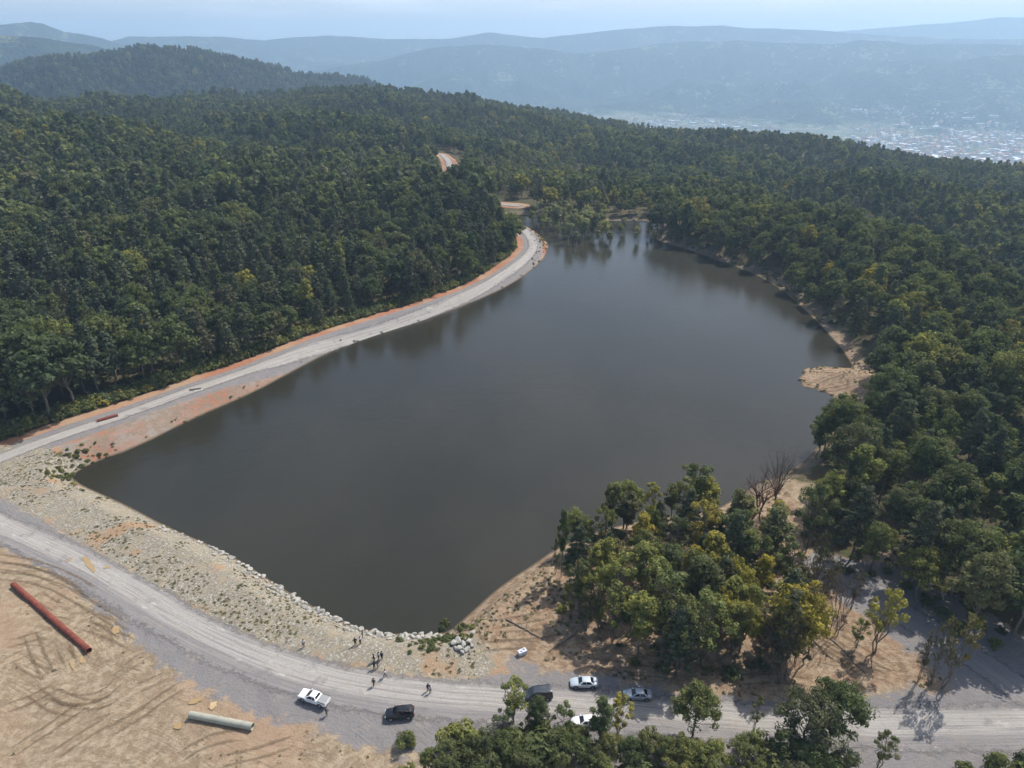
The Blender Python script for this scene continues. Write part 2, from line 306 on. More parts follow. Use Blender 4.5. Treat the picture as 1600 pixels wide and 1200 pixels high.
    emb = t.mix(t.math('MULTIPLY', t.ramp(mid, .48, .66), .75), emb, (.33,.27,.185))
    emb = t.mix(t.math('MULTIPLY', t.ramp(t.noise(.8, 6, .75, p), .52, .66), .65), emb, (.17,.165,.085))
    emb = t.mix(t.ramp(t.noise(.11, 3, .5, p), .60, .68), emb, (.33,.225,.14))
    c = t.mix(inside('s_emb', .8), c, emb)
    # wet rim at the waterline
    c = t.mix(t.ramp(t.attr('s_lake'), .9, .2), c, (.12,.09,.06))
    t.put(b.inputs['Base Color'], c)
    h = t.math('ADD', t.math('MULTIPLY', st, 1.0), t.math('MULTIPLY', fine, .7)); h = t.math('ADD', h, t.math('MULTIPLY', vf, .3))
    t.put(b.inputs['Normal'], t.bump(h, .9, .28))
    return m
def mat_hills():
    m, t, b = material('hill_woodland', rough=.95, spec=.05); p = t.pos()
    n1 = t.noise(.0016, 6, .6, p); n2 = t.noise(.02, 5, .7, p); n3 = t.noise(.005, 4, .6, p); v = t.voro(.06, p)
    c = t.mix(t.ramp(n2, .3, .7), (.008,.016,.009), (.035,.052,.024)); c = t.mix(t.math('MULTIPLY', t.ramp(t.math('ADD', t.math('MULTIPLY', n3, .6), t.math('MULTIPLY', t.noise(.03, 4, .6, p), .4)), .55, .62), .8), c, (.20,.21,.11))
    c = t.mix(t.math('MULTIPLY', t.ramp(n1, .55, .7), .4), c, (.11,.12,.06))
    flat = t.new('ShaderNodeSeparateXYZ'); t.l.new(p, flat.inputs[0])
    fields = t.voro(.012, p, out=1); fc = t.new('ShaderNodeSeparateColor'); t.l.new(fields, fc.inputs[0])
    fcol = t.mix(fc.outputs[0], (.10,.13,.06), (.34,.32,.24)); fcol = t.mix(t.ramp(n2, .4, .6), fcol, (.10,.12,.07))
    c = t.mix(t.ramp(flat.outputs[2], -365, -385), c, fcol)
    t.put(b.inputs['Base Color'], c); t.put(b.inputs['Normal'], t.bump(t.math('ADD', n2, v), 1.0, 9.0)); return m
def mat_road():
    m, t, b = material('gravel_road', rough=.95, spec=.1); p = t.pos(); lat = t.attr('lat'); lon = t.attr('lon')
    cmb = t.new('ShaderNodeCombineXYZ'); t.l.new(lat, cmb.inputs[0]); t.l.new(lon, cmb.inputs[1])
    st = t.noise(1.0, 4, .6, t.mapping(cmb.outputs[0], scale=(2.4, .05, 1)), dist=.2); st2 = t.noise(1.0, 4, .6, t.mapping(cmb.outputs[0], scale=(1.0, .03, 1)))
    fine = t.noise(2.5, 5, .7, p); mid = t.noise(.25, 4, .6, p)
    c = t.mix(fine, (.172,.160,.157), (.252,.237,.230)); c = t.mix(t.math('MULTIPLY', t.ramp(st, .42, .62), .5), c, (.30,.28,.265))
    a = t.math('ABSOLUTE', t.math('SUBTRACT', lat, t.attr('off')))
    band = t.math('MULTIPLY', t.ramp(t.math('ADD', a, t.math('MULTIPLY', t.math('SUBTRACT', st2, .5), 3.0)), 3.0, 1.2), t.ramp(st, .25, .55))
    c = t.mix(t.math('MULTIPLY', band, .7), c, (.41,.385,.345))
    c = t.mix(t.math('MULTIPLY', t.ramp(t.noise(.5, 4, .6, t.mapping(cmb.outputs[0], scale=(1, .35, 1))), .62, .69), .7), c, (.46,.43,.37))
    c = t.mix(t.math('MULTIPLY', t.ramp(mid, .58, .7), .5), c, (.16,.148,.148))
    c = t.mix(t.math('MULTIPLY', t.ramp(t.noise(.9, 5, .7, p), .52, .66), .45), c, (.30,.25,.20))
    t.put(b.inputs['Base Color'], c); t.put(b.inputs['Normal'], t.bump(t.math('ADD', st, fine), .8, .15))
    # ragged edge: the gravel thins out into the ground beside it
    k = t.math('ADD', t.attr('edge'), t.math('MULTIPLY', t.math('SUBTRACT', t.noise(.8, 5, .7, p), .5), .8)); t.put(b.inputs['Alpha'], t.ramp(k, .90, .58)); return m
def mat_water():
    m, t, b = material('lake_water', (.05,.046,.038), .07, 0, .5); b.inputs['IOR'].default_value = 1.33; p = t.pos()
    c = t.mix(t.ramp(t.noise(.012, 4, .6, t.mapping(p, scale=(1,.6,1))), .38, .62), (.026,.025,.017), (.037,.034,.024)); t.put(b.inputs['Base Color'], c)
    h = t.math('ADD', t.math('MULTIPLY', t.noise(1.6, 3, .6, t.mapping(p, scale=(1,1.5,1))), .5), t.noise(.25, 2, .5, p))
    t.put(b.inputs['Normal'], t.bump(h, .6, .10))
    t.put(b.inputs['Roughness'], t.math('ADD', .06, t.math('MULTIPLY', t.ramp(t.noise(.018, 4, .6, t.mapping(p, scale=(1,.4,1))), .4, .65), .13))); return m
M_GROUND, M_HILLS, M_ROAD, M_WATER = mat_ground(), mat_hills(), mat_road(), mat_water()

# ------------------------------------------------------------------ ground and hills: one polar sheet out to the farthest range
def grid_faces(nr, nc):
    i = np.arange(nr-1)[:, None]*nc+np.arange(nc-1)[None, :]
    return np.stack([i, i+1, i+nc+1, i+nc], -1).reshape(-1, 4)
th = np.concatenate([np.linspace(-75, -41, 50, endpoint=False), np.linspace(-41, 41, 760), np.linspace(41, 75, 51)[1:]])*math.pi/180
th = th[::-1]
rr = 30*np.exp(np.linspace(0, math.log(16500/30), 1020)); isplit = int(np.searchsorted(rr, 1480))
def polar(rows):
    r = rr[rows]; X = np.sin(th)[None, :]*r[:, None]; Y = np.cos(th)[None, :]*r[:, None]; return X.ravel(), Y.ravel()
X, Y = polar(slice(0, isplit+1)); SDL = lake_sd(X, Y); Z = zfun(X, Y, SDL)
att = {'s_lake': SDL}
nearm = np.hypot(X, Y) < 620
for n, P in (('s_gravel', GRAVEL), ('s_dirt', DIRT), ('s_emb', EMB)):
    a = np.full(X.shape, 99.0); a[nearm] = sdpoly(X[nearm], Y[nearm], P); att[n] = a
a = np.full(X.shape, 99.0); a[nearm] = np.minimum(sdpoly(X[nearm], Y[nearm], SAND), sdpoly(X[nearm], Y[nearm], SPIT)); att['s_sand'] = a
a = np.full(X.shape, 99.0); a[nearm] = dline(X[nearm], Y[nearm], ROAD_LAKE); att['s_lroad'] = a
LB = P2([(95,712),(200,668),(300,632),(400,594),(520,545),(600,515),(700,480),(800,430),(850,400),(860,400),(800,450),(690,495),(580,530),(450,588),(300,668),(200,718),(128,748)], 1.0)
bl = np.full(X.shape, 99.0); bl[nearm] = sdpoly(X[nearm], Y[nearm], LB); att['s_lbank'] = bl
nearw = 5*np.clip(1-SDL/5, 0, 1)*(SDL > -8)
OPEN_G = P2([(-900,700),(-100,690),(60,700),(115,745),(600,990),(700,985),(800,900),(900,845),(1110,800),(1180,765),(1232,748),(1275,760),(1262,800),(1252,850),(1290,878),(1400,866),(1430,935),(1530,985),(1700,1015),(2300,1100),(2300,2200),(-900,2200)])
att['s_dirt'][nearm] = np.minimum(att['s_dirt'][nearm], sdpoly(X[nearm], Y[nearm], OPEN_G)); att['s_emb'] = att['s_emb']-nearw; att['s_sand'] = att['s_sand']-nearw
far2 = np.hypot(X, Y) < 900; a[far2] = np.minimum(a[far2], np.minimum(dline(X[far2], Y[far2], ROAD_UP), dline(X[far2], Y[far2], ROAD_FAR))+2); att['s_lroad'] = a
g = link(bpy.data.objects.new('ground', npmesh('ground', np.stack([X, Y, Z], 1), grid_faces(isplit+1, len(th)), True, att, M_GROUND))); tag(g, kind='structure')
X, Y = polar(slice(isplit, len(rr))); Z = zfun(X, Y)
g = link(bpy.data.objects.new('hills', npmesh('hills', np.stack([X, Y, Z], 1), grid_faces(len(rr)-isplit, len(th)), True, None, M_HILLS))); tag(g, kind='structure')

# water
def offset_poly(P, d):
    n = len(P); out = []
    A = .5*sum(P[i][0]*P[(i+1) % n][1]-P[(i+1) % n][0]*P[i][1] for i in range(n)); sg = 1 if A > 0 else -1
    for i in range(n):
        e = P[(i+1) % n]-P[i-1]; e = e/np.linalg.norm(e); out.append(P[i]+sg*d*np.array([e[1], -e[0]]))
    return np.array(out)
bm = bmesh.new(); WP = offset_poly(LAKEW, 1.2); f = bm.faces.new([bm.verts.new((x, y, 0)) for x, y in WP])
bmesh.ops.triangulate(bm, faces=[f]); 
for f in bm.faces:
    if f.normal.z < 0: f.normal_flip()
me = bpy.data.meshes.new('water'); bm.to_mesh(me); bm.free(); me.materials.append(M_WATER)
tag(link(bpy.data.objects.new('water', me)), kind='structure')

# roads: draped strips
def resample(P, step):
    P = np.asarray(P); 
    for _ in range(2):
        Q = [P[0]]
        for i in range(len(P)-1): Q += [P[i]*.75+P[i+1]*.25, P[i]*.25+P[i+1]*.75]
        Q.append(P[-1]); P = np.array(Q)
    L = np.concatenate([[0], np.cumsum(np.linalg.norm(np.diff(P, axis=0), axis=1))]); s = np.arange(0, L[-1], step)
    return np.stack([np.interp(s, L, P[:, 0]), np.interp(s, L, P[:, 1])], 1), s
def road(name, P, hw, lift, off=0.0, step=1.0, nl=15):
    C_, s = resample(P, step); T = np.gradient(C_, axis=0); T /= np.linalg.norm(T, axis=1)[:, None]; N = np.stack([T[:, 1], -T[:, 0]], 1)
    V = []; lat = []; lon = []; ed = []
    for j in range(nl):
        k = (j/(nl-1)*2-1); wv = hw*(1+.10*fbm(s, s*0+j*.01+hw, 9, 3, 2)+.1*fbm(s, s*0+3, 2.5, 2, 6)); q = C_+N*(k*wv)[:, None]
        V.append(np.stack([q[:, 0], q[:, 1], zfun(q[:, 0], q[:, 1])+lift-(.05 if j in (0, nl-1) else 0)], 1)); lat.append(k*wv); lon.append(s); ed.append(s*0+abs(k))
    V = np.stack(V, 1).reshape(-1, 3); lat = np.stack(lat, 1).ravel(); lon = np.stack(lon, 1).ravel()
    o = link(bpy.data.objects.new(name, npmesh(name, V, grid_faces(len(s), nl), True, {'lat': lat, 'lon': lon, 'off': lat*0+off, 'edge': np.stack(ed, 1).ravel()}, M_ROAD)))
    return tag(o, kind='structure')
road('road', ROAD_DAM, 5.2, .07, -1.0)
road('road', ROAD_LAKE, 3.3, .10, 0.3)
road('track', ROAD_TRACK, 4.0, .05, 9)
road('road', ROAD_FAR, 3.0, .25, 0)
road('road', ROAD_UP, 4.5, .30, 0)

# wheel and machine ruts pressed into the dirt and across the road
def mat_rut():
    m, t, b = material('rut_soil', rough=.95, spec=.1); p = t.pos(); f = t.noise(1.8, 5, .7, p)
    t.put(b.inputs['Base Color'], t.mix(f, (.12,.085,.05), (.25,.18,.11)))
    k = t.math('ADD', t.attr('edge'), t.math('MULTIPLY', t.math('SUBTRACT', t.noise(1.2, 5, .75, p), .5), 1.8)); t.put(b.inputs['Alpha'], t.math('MULTIPLY', t.ramp(k, .8, .1), .48)); return m
M_RUT = mat_rut()
RV = []; RF = []; RE = []; rb_ = 0
def rut(px, gauge=1.9, hw=.22):
    global rb_
    P = P2(px, 2.4)
    if len(P) == 2: P = np.stack([P[0], (P[0]+P[1])/2+rng.normal(size=2)*.5, P[1]])
    C_, s = resample(P, .8); T_ = np.gradient(C_, axis=0); T_ /= np.linalg.norm(T_, axis=1)[:, None]; N = np.stack([T_[:, 1], -T_[:, 0]], 1)
    for g_ in (-gauge/2, gauge/2):
        w_ = hw*(1+.5*fbm(s, s*0+g_, 5, 2, 3)); q = C_+N*g_; V = []; E = []
        for k in (-1, -.5, 0, .5, 1):
            r_ = q+N*(k*w_)[:, None]*2; V.append(np.stack([r_[:, 0], r_[:, 1], zfun(r_[:, 0], r_[:, 1])+.13], 1)); E.append(s*0+abs(k)+.9*np.clip(1-np.minimum(s, s[-1]-s)/3, 0, 1))
        RV.append(np.stack(V, 1).reshape(-1, 3)); RE.append(np.stack(E, 1).ravel()); RF.append(grid_faces(len(s), 5)+rb_); rb_ += len(s)*5
for px in [[(-20,872),(50,880),(100,900),(150,930)],[(-20,885),(60,892),(120,925)],[(-20,900),(60,905),(140,945),(200,985)],[(60,1075),(110,1092),(160,1085),(195,1052)],[(85,1080),(130,1100),(175,1092),(200,1068)],[(40,1070),(90,1105),(150,1110)],
           [(120,975),(170,988),(215,1012)],[(140,960),(185,985),(205,1000)],[(45,985),(62,1030),(80,1060)],[(95,1000),(108,1030),(118,1048)],[(112,995),(125,1022),(135,1040)],[(0,1010),(40,1000),(90,985)],[(-10,1040),(30,1025),(60,1010)],
           [(180,1130),(220,1110),(260,1085),(300,1062)],[(150,1150),(210,1118),(250,1095)],[(60,1190),(120,1150),(190,1110)],[(0,1180),(80,1130),(150,1085)],[(-10,1110),(60,1085),(110,1060)],[(200,1080),(240,1062),(275,1050)],
           [(260,1190),(330,1150),(400,1145)],[(330,1190),(420,1170),(480,1150)],[(1180,985),(1215,1030),(1235,1050)],[(1250,990),(1300,1020),(1340,1050),(1400,1072)],[(1262,1000),(1320,1042),(1370,1064)],[(1290,990),(1350,1030),(1410,1060)],[(1120,1070),(1200,1062),(1290,1075)],
           [(760,985),(820,975),(870,965)],[(770,1000),(830,1000),(890,990)],[(740,1020),(800,1012),(860,1018)],[(900,1040),(980,1050),(1060,1062)],[(1270,590),(1300,586),(1338,584)],[(1265,600),(1300,600),(1340,600)]]: rut(px)
for i in range(16):
    u = random.uniform(-10, 330); v = random.uniform(900, 1190)
    if sdpoly(np.array([at(u, v, 2.4)[0]]), np.array([at(u, v, 2.4)[1]]), DIRT)[0] > -2: continue
    a = random.choice([-.5, .35, .6, -.3]); l = random.uniform(25, 70); rut([(u, v), (u+l, v-l*a+random.uniform(-6, 6))])
tag(link(bpy.data.objects.new('track_ruts', npmesh('track_ruts', np.concatenate(RV), np.concatenate(RF), True, {'edge': np.concatenate(RE)}, M_RUT))), kind='structure')
# ------------------------------------------------------------------ trees: materials
def leaf_mat(name, cols, trans=.35):
    # cols: dark blue-green, mid green, light green, yellow; chosen by the tree's own tone
    m = bpy.data.materials.new(name); m.use_nodes = True; t = NT(m); n = t.n; b = n['Principled BSDF']; n.remove(b); out = n['Material Output']
    ta = t.new('ShaderNodeAttribute', attribute_name='tone', attribute_type='INSTANCER').outputs['Fac']
    oi = t.new('ShaderNodeObjectInfo'); rnd = oi.outputs['Random']
    reg = t.noise(.012, 3, .6, oi.outputs['Location'])
    tt = t.math('ADD', ta, t.math('ADD', t.math('MULTIPLY', t.math('SUBTRACT', rnd, .5), .42), t.math('MULTIPLY', t.math('SUBTRACT', reg, .5), .7)))
    tint = t.attr('tint')
    tt = t.math('ADD', tt, t.math('MULTIPLY', t.math('SUBTRACT', tint, .5), .16))
    r = t.new('ShaderNodeValToRGB'); e = r.color_ramp.elements; t.l.new(tt, r.inputs[0])
    ps = [0, .38, .68, 1.0]; e[0].position = 0; e[0].color = (*cols[0], 1); e[1].position = 1; e[1].color = (*cols[3], 1)
    for k in (1, 2): q = e.new(ps[k]); q.color = (*cols[k], 1)
    c = t.mix(t.ramp(tint, .0, 1.0), t.mix(.38, r.outputs[0], (0, 0, 0)), t.mix(.12, r.outputs[0], (.25,.25,.16)))
    r2 = t.math('FRACT', t.math('MULTIPLY', rnd, 17.31)); c = t.mix(t.math('MULTIPLY', t.ramp(r2, .35, 1.0), .38), c, (.05,.05,.045)); c = t.mix(t.math('MULTIPLY', t.ramp(t.math('FRACT', t.math('MULTIPLY', rnd, 7.7)), .80, 1.0), .5), c, (.13,.115,.085))
    d = t.new('ShaderNodeBsdfDiffuse'); tr = t.new('ShaderNodeBsdfTranslucent'); mx = t.new('ShaderNodeMixShader'); mx.inputs[0].default_value = trans
    t.l.new(c, d.inputs[0]); t.l.new(t.mix(.35, c, (.22,.26,.03)), tr.inputs[0]); t.l.new(d.outputs[0], mx.inputs[1]); t.l.new(tr.outputs[0], mx.inputs[2]); t.l.new(mx.outputs[0], out.inputs[0])
    return m
M_LEAF = leaf_mat('foliage', [(.092,.132,.068), (.172,.202,.078), (.28,.30,.09), (.52,.42,.065)])
M_NEEDLE = leaf_mat('needles', [(.080,.112,.070), (.142,.160,.094), (.20,.20,.105), (.27,.24,.13)], .2)
M_BARK = noisy('bark', (.17,.145,.12), .35, 2.0, .9); M_TWIG = noisy('bare_twigs', (.16,.115,.09), .3, 2.0, .9); M_REDTWIG = noisy('russet_twigs', (.16,.07,.055), .3, 2.0, .9)
M_DRY = leaf_mat('dry_foliage', [(.09,.065,.04), (.11,.085,.05), (.12,.12,.05), (.22,.15,.05)], .3)

# ------------------------------------------------------------------ trees: geometry
def tubes(paths, nseg=5):
    """paths: list of (pts Nx3, radii N) -> V, F"""
    V = []; Fs = []; base = 0
    for pts, rad in paths:
        pts = np.asarray(pts, float); n = len(pts); T = np.gradient(pts, axis=0); T /= np.linalg.norm(T, axis=1)[:, None]+1e-9
        up = np.array([0, 0, 1.]) if abs(T[0, 2]) < .9 else np.array([1., 0, 0])
        A = np.cross(T, up); A /= np.linalg.norm(A, axis=1)[:, None]+1e-9; B = np.cross(T, A); ang = np.arange(nseg)*2*math.pi/nseg
        ring = pts[:, None]+(A[:, None]*np.cos(ang)[None, :, None]+B[:, None]*np.sin(ang)[None, :, None])*np.asarray(rad)[:, None, None]
        V.append(ring.reshape(-1, 3))
        for i in range(n-1):
            j = np.arange(nseg); k = (j+1) % nseg; o = base+i*nseg
            Fs.append(np.stack([o+j, o+k, o+nseg+k, o+nseg+j], 1))
        base += n*nseg
    return np.concatenate(V), np.concatenate(Fs)
def leaves(C, rc, nq, size, g, squash=.8, hang=0.0):
    """nq leaf clusters (irregular quads) on each lobe"""
    n = len(C)*nq; ci = np.repeat(np.arange(len(C)), nq); d = g.normal(size=(n, 3)); d /= np.linalg.norm(d, axis=1)[:, None]
    rad = rc[ci]*(.45+.6*g.random(n)**.6); P = C[ci]+d*rad[:, None]*np.array([1, 1, squash])
    nrm = d+g.normal(size=(n, 3))*.38+np.array([0, 0, .25]); nrm /= np.linalg.norm(nrm, axis=1)[:, None]
    t1 = np.cross(nrm, g.normal(size=(n, 3))); t1 /= np.linalg.norm(t1, axis=1)[:, None]; t2 = np.cross(nrm, t1)
    s = size*(.6+.8*g.random(n)); el = .6+.5*g.random(n)
    co = []
    for a, b in ((-1,-1),(1,-1),(1,1),(-1,1)):
        j = 1+g.normal(size=(n, 2))*.28; co.append(P+t1*(a*s*.5*j[:, 0])[:, None]+t2*(b*s*.5*el*j[:, 1])[:, None])
    V = np.stack(co, 1).reshape(-1, 3); Fq = np.arange(n*4).reshape(-1, 4)
    lob = g.random(len(C)); tint = np.clip(.55*lob[ci]+.45*g.random(n), 0, 1)
    return V, Fq, np.repeat(tint, 4)
def limb(a, b, r0, r1, g, n=5, wob=.08):
    a = np.asarray(a, float); b = np.asarray(b, float); t = np.linspace(0, 1, n)[:, None]; L = np.linalg.norm(b-a)
    p = a+(b-a)*t; p[1:-1] += g.normal(size=(n-2, 3))*wob*L*np.array([1, 1, .3]); p[:, 2] += (np.sin(t[:, 0]*math.pi)*L*.06)
    return p, np.linspace(r0, r1, n)
def gen_tree(kind, seed, nq, size):
    g = np.random.default_rng(seed); paths = []; H = 15.0
    lean = g.normal(size=2)*.5
    if kind == 'broad':
        H = 15; cz, rz, rx = .62*H, .40*H, 4.5*(.82+.36*g.random()); n = 80
        d = g.normal(size=(n, 3)); d[:, 2] = np.abs(d[:, 2])*.9-.35*g.random(n); d /= np.linalg.norm(d, axis=1)[:, None]
        k = .55+.5*g.random(n)**.7; prof = 1-.28*np.clip(d[:, 2], 0, 1)
        C = np.stack([d[:, 0]*rx*k*prof+lean[0]*.5, d[:, 1]*rx*k*prof+lean[1]*.5, cz-1+d[:, 2]*rz*k], 1); rc = .7+.85*g.random(n)**1.5; C[:, :2] += g.normal(size=(n, 2))*.35; C[:, 2] += g.normal(size=n)*.45
    elif kind == 'slender':
        H = 15; n = 46; z = .40*H+(.58*H)*g.random(n)**.9; f = np.clip((z/H-.40)/.25, .25, 1)*np.clip((1.06-z/H)/.35, .25, 1)
        a = g.random(n)*6.283; r = 2.5*f*np.sqrt(g.random(n)); C = np.stack([np.cos(a)*r+lean[0]*z/H, np.sin(a)*r+lean[1]*z/H, z], 1); rc = .5+.55*g.random(n)
    elif kind == 'airy':
        H = 11; n = 26; a = g.random(n)*6.283; z = .35*H+.63*H*g.random(n); f = np.clip((z/H-.25)/.3, .3, 1)*np.clip((1.1-z/H)/.3, .35, 1)
        r = 2.7*f*(.35+.65*g.random(n)); C = np.stack([np.cos(a)*r, np.sin(a)*r, z], 1); rc = .45+.45*g.random(n)
    elif kind == 'flooded':
        H = 11; n = 20; a = g.random(n)*6.283; z = .50*H+.48*H*g.random(n); r = 2.2*g.random(n); C = np.stack([np.cos(a)*r, np.sin(a)*r, z], 1); rc = .5+.6*g.random(n)
    elif kind == 'pine':
        H = 16; C = []; rc = []
        nl = 11
        for i in range(nl):
            z = H*(.36+.62*i/(nl-1)); R_ = 3.3*(1-(i/(nl-1)))**.75+.5; m = max(3, int(6.5-.35*i)); a0 = g.random()*6.28
            for j in range(m):
                a = a0+j*6.283/m+g.normal()*.25; rr_ = R_*(.7+.5*g.random())
                for q in (.45, .8, 1.05):
                    C.append([math.cos(a)*rr_*q, math.sin(a)*rr_*q, z-.30*rr_*q+g.normal()*.25]); rc.append(.75-.25*q+.1*g.random())
                if g.random() < .8: paths.append(limb((0, 0, z), (math.cos(a)*rr_, math.sin(a)*rr_, z-.28*rr_), .07, .02, g, 4, .03))
        C = np.array(C); rc = np.array(rc); nq = max(2, int(nq*46/len(C)))
    elif kind == 'bush':
        H = 3.2; n = 14; a = g.random(n)*6.283; r = 1.5*np.sqrt(g.random(n)); z = .5+1.9*g.random(n)*(1-r/2.3); C = np.stack([np.cos(a)*r, np.sin(a)*r, z], 1); rc = .5+.4*g.random(n)
    hang = 0
    sq = .45 if kind == 'pine' else .8
    V, Fq, T = leaves(C, rc, nq, size, g, sq)
    if kind == 'bush':
        for i in range(5): paths.append(limb((0, 0, -.2), C[i], .05, .02, g, 4))
    elif kind == 'airy':
        ns = 3
        for s in range(ns):
            top = np.array([g.normal()*.9, g.normal()*.9, H*(.8+.15*g.random())]); paths.append(limb((g.normal()*.2, g.normal()*.2, -.4), top, .13, .03, g, 7, .04))
        for i in range(n): 
            z0 = max(1.5, C[i][2]-2.2-g.random()); paths.append(limb((C[i][0]*.15, C[i][1]*.15, z0), C[i], .045, .015, g, 4))
    elif kind == 'pine': paths.append(limb((0, 0, -.6), (lean[0]*.2, lean[1]*.2, H*.98), .24, .03, g, 8, .008))
    elif kind == 'flooded':
        for s in range(4):
            b0 = g.normal(size=2)*.9; paths.append(limb((b0[0], b0[1], -1.2), (b0[0]*1.2, b0[1]*1.2, H*(.7+.25*g.random())), .10, .03, g, 6, .02))
    else:
        top = np.array([lean[0], lean[1], H*.8]); tp, tr = limb((0, 0, -.8), top, .26 if kind == 'broad' else .17, .05, g, 8, .012); paths.append((tp, tr))
        for i in range(0, n, 3 if kind == 'broad' else 2):
            z0 = np.clip(C[i][2]*(.45+.3*g.random()), .28*H, .75*H); f = (z0+.8)/(H*.8+.8); paths.append(limb((lean[0]*f, lean[1]*f, z0), C[i], .075, .02, g, 4, .06))
    tv, tf = tubes(paths, 5)
    return (V, Fq, T), (tv, tf)
def gen_bare(seed, H=12, spread=.5, fan=False):
    g = np.random.default_rng(seed); paths = []
    def grow(p, d, L, r, lev):
        q = p+d*L; paths.append(limb(p, q, r, r*.6, g, 4 if lev else 7, .03))
        if lev >= (3 if fan else 3): return
        nb = [7, 4, 4][lev] if not fan else [20, 7, 4][lev]
        for i in range(nb):
            t = (.35+.65*g.random()) if lev or not fan else .45+.5*g.random(); s = p+(q-p)*t; nd = d+g.normal(size=3)*(spread if not fan else .42); nd[2] = abs(nd[2])+.35; nd /= np.linalg.norm(nd)
            grow(s, nd, L*(.42+.2*g.random()) if lev or not fan else L*(.8+.3*g.random()), r*(.42 if not fan else .30), lev+1)
    grow(np.array([0, 0, -.5]), np.array([g.normal()*.05, g.normal()*.05, 1.]), H*(.72 if not fan else .42), .15 if not fan else .22, 0)
    return tubes(paths, 4)
def crown_mesh(name, c, mat):
    return npmesh(name, c[0], c[1], False, {'tint': c[2]}, mat)
def join_mesh(name, c, t, lm, bm_):
    V = np.concatenate([c[0], t[0]]); Fq = np.concatenate([c[1], t[1]+len(c[0])]); me = npmesh(name, V, Fq, False, {'tint': np.concatenate([c[2], np.zeros(len(t[0]))])}, lm)
    me.materials.append(bm_); mi = np.zeros(len(Fq), np.int32); mi[len(c[1]):] = 1; me.polygons.foreach_set('material_index', mi); return me
# near models (crown + trunk), shared by every copy
MODELS = {}
def models(key, kind, nvar, nq, size, lm, seed):
    MODELS[key] = []
    for i in range(nvar):
        c, t = gen_tree(kind, seed+i, nq, size); MODELS[key].append((crown_mesh(key+'_crown', c, lm), npmesh(key+'_trunk', t[0], t[1], False, None, M_BARK)))
models('broadleaf_tree', 'broad', 6, 95, .27, M_LEAF, 100)
models('slender_tree', 'slender', 5, 100, .25, M_LEAF, 200)
models('airy_tree', 'airy', 4, 100, .20, M_LEAF, 300)
models('pine_tree', 'pine', 3, 180, .24, M_NEEDLE, 400)
M_PALE_LEAF = leaf_mat('pale_foliage', [(.36,.38,.21), (.42,.44,.22), (.48,.50,.20), (.6,.55,.18)], .5); M_PALE_BARK = noisy('pale_bark', (.36,.33,.28), .25, 2, .9)
models('drowned_tree', 'flooded', 3, 60, .42, M_PALE_LEAF, 500)
models('bush', 'bush', 3, 170, .18, M_LEAF, 600)
models('dry_tree', 'airy', 2, 26, .25, M_DRY, 700)
for _c, _t in MODELS['drowned_tree']: _t.materials[0] = M_PALE_BARK
MODELS['bare_tree'] = [(None, npmesh('bare_trunk', *gen_bare(800+i, 12, .5), mat=M_TWIG)) for i in range(3)]
MODELS['bare_fan'] = [(None, npmesh('bare_fan', *gen_bare(811, 15, .5, True), mat=M_TWIG))]
MODELS['russet'] = [(None, npmesh('russet_trunk', *gen_bare(820+i, 8, .55), mat=M_REDTWIG)) for i in range(2)]
NAME = {'slender_tree': 'broadleaf_tree', 'airy_tree': 'broadleaf_tree', 'bare_fan': 'bare_tree', 'russet': 'bare_tree', 'dry_tree': 'broadleaf_tree'}
HT = {'broadleaf_tree': 15, 'slender_tree': 15, 'airy_tree': 11, 'pine_tree': 16, 'drowned_tree': 11, 'bush': 3.2, 'dry_tree': 11, 'bare_tree': 12, 'bare_fan': 15, 'russet': 8}
PLACED = []
def tree(key, x, y, H, label, group=None, tone=.3, wide=1.0, z=None, tilt=None, cat=None):
    var = random.choice(MODELS[key]); s = H/HT[key]
    nm = NAME.get(key, key); o = empty(nm, (x, y, zat(x, y) if z is None else z), random.uniform(0, 6.28), label, cat or ('bush' if key == 'bush' else 'tree'), group)
    o.scale = (s*wide, s*wide, s)
    if tilt: o.rotation_euler = (tilt[0], tilt[1], o.rotation_euler[2])
    for part, me in zip(('crown', 'trunk'), var):
        if me is None: continue
        c = link(bpy.data.objects.new(part, me), o); c['tone'] = float(tone)
    PLACED.append((x, y, H)); return o
def by_crown(u, v, H, f=.66):   # ground spot of a tree whose crown centre stands there in the photo
    z = 3.0
    for _ in range(4): p = at(u, v, z+f*H); z = zat(p[0], p[1])
    return p[0], p[1]
def by_base(u, v):
    z = 3.0
    for _ in range(4): p = at(u, v, z); z = zat(p[0], p[1])
    return p[0], p[1]

# ------------------------------------------------------------------ trees standing out in the photo, one by one
def T(key, mode, u, v, H, label, group=None, **k):
    x, y = (by_crown if mode == 'c' else by_base)(u, v, *( (H,) if mode == 'c' else ())); return tree(key, x, y, H, label, group, **k)
T('bare_fan', 'b', 1207, 800, 18, 'tall leafless tree with upward fanning grey twigs by the right shore', wide=.85)
T('russet', 'b', 1176, 818, 13, 'leafless russet tree left of the fan-shaped bare tree')
T('russet', 'b', 1186, 824, 12, 'thin leafless russet tree just in front of the fan-shaped bare tree')
T('russet', 'b', 1162, 790, 4, 'low russet brushwood tree overhanging the water on the right shore')
T('airy_tree', 'b', 1208, 834, 9, 'small yellowish tree under the fan-shaped bare tree', tone=.85)
T('slender_tree', 'b', 877, 902, 16.5, 'lone tall thin tree with narrow crown on the sandy lake shore', tone=.3, wide=.42)
T('airy_tree', 'b', 868, 898, 9, 'thin young tree beside the lone tall tree on the sandy shore', tone=.35, wide=.4)
T('slender_tree', 'c', 1112, 893, 12.5, 'yellow crowned tree behind the two bright green ones at the clump middle', tone=.98)
T('broadleaf_tree', 'c', 1085, 880, 12.5, 'orange yellow round crowned tree in the middle of the lakeside clump', tone=1.08, wide=.85)
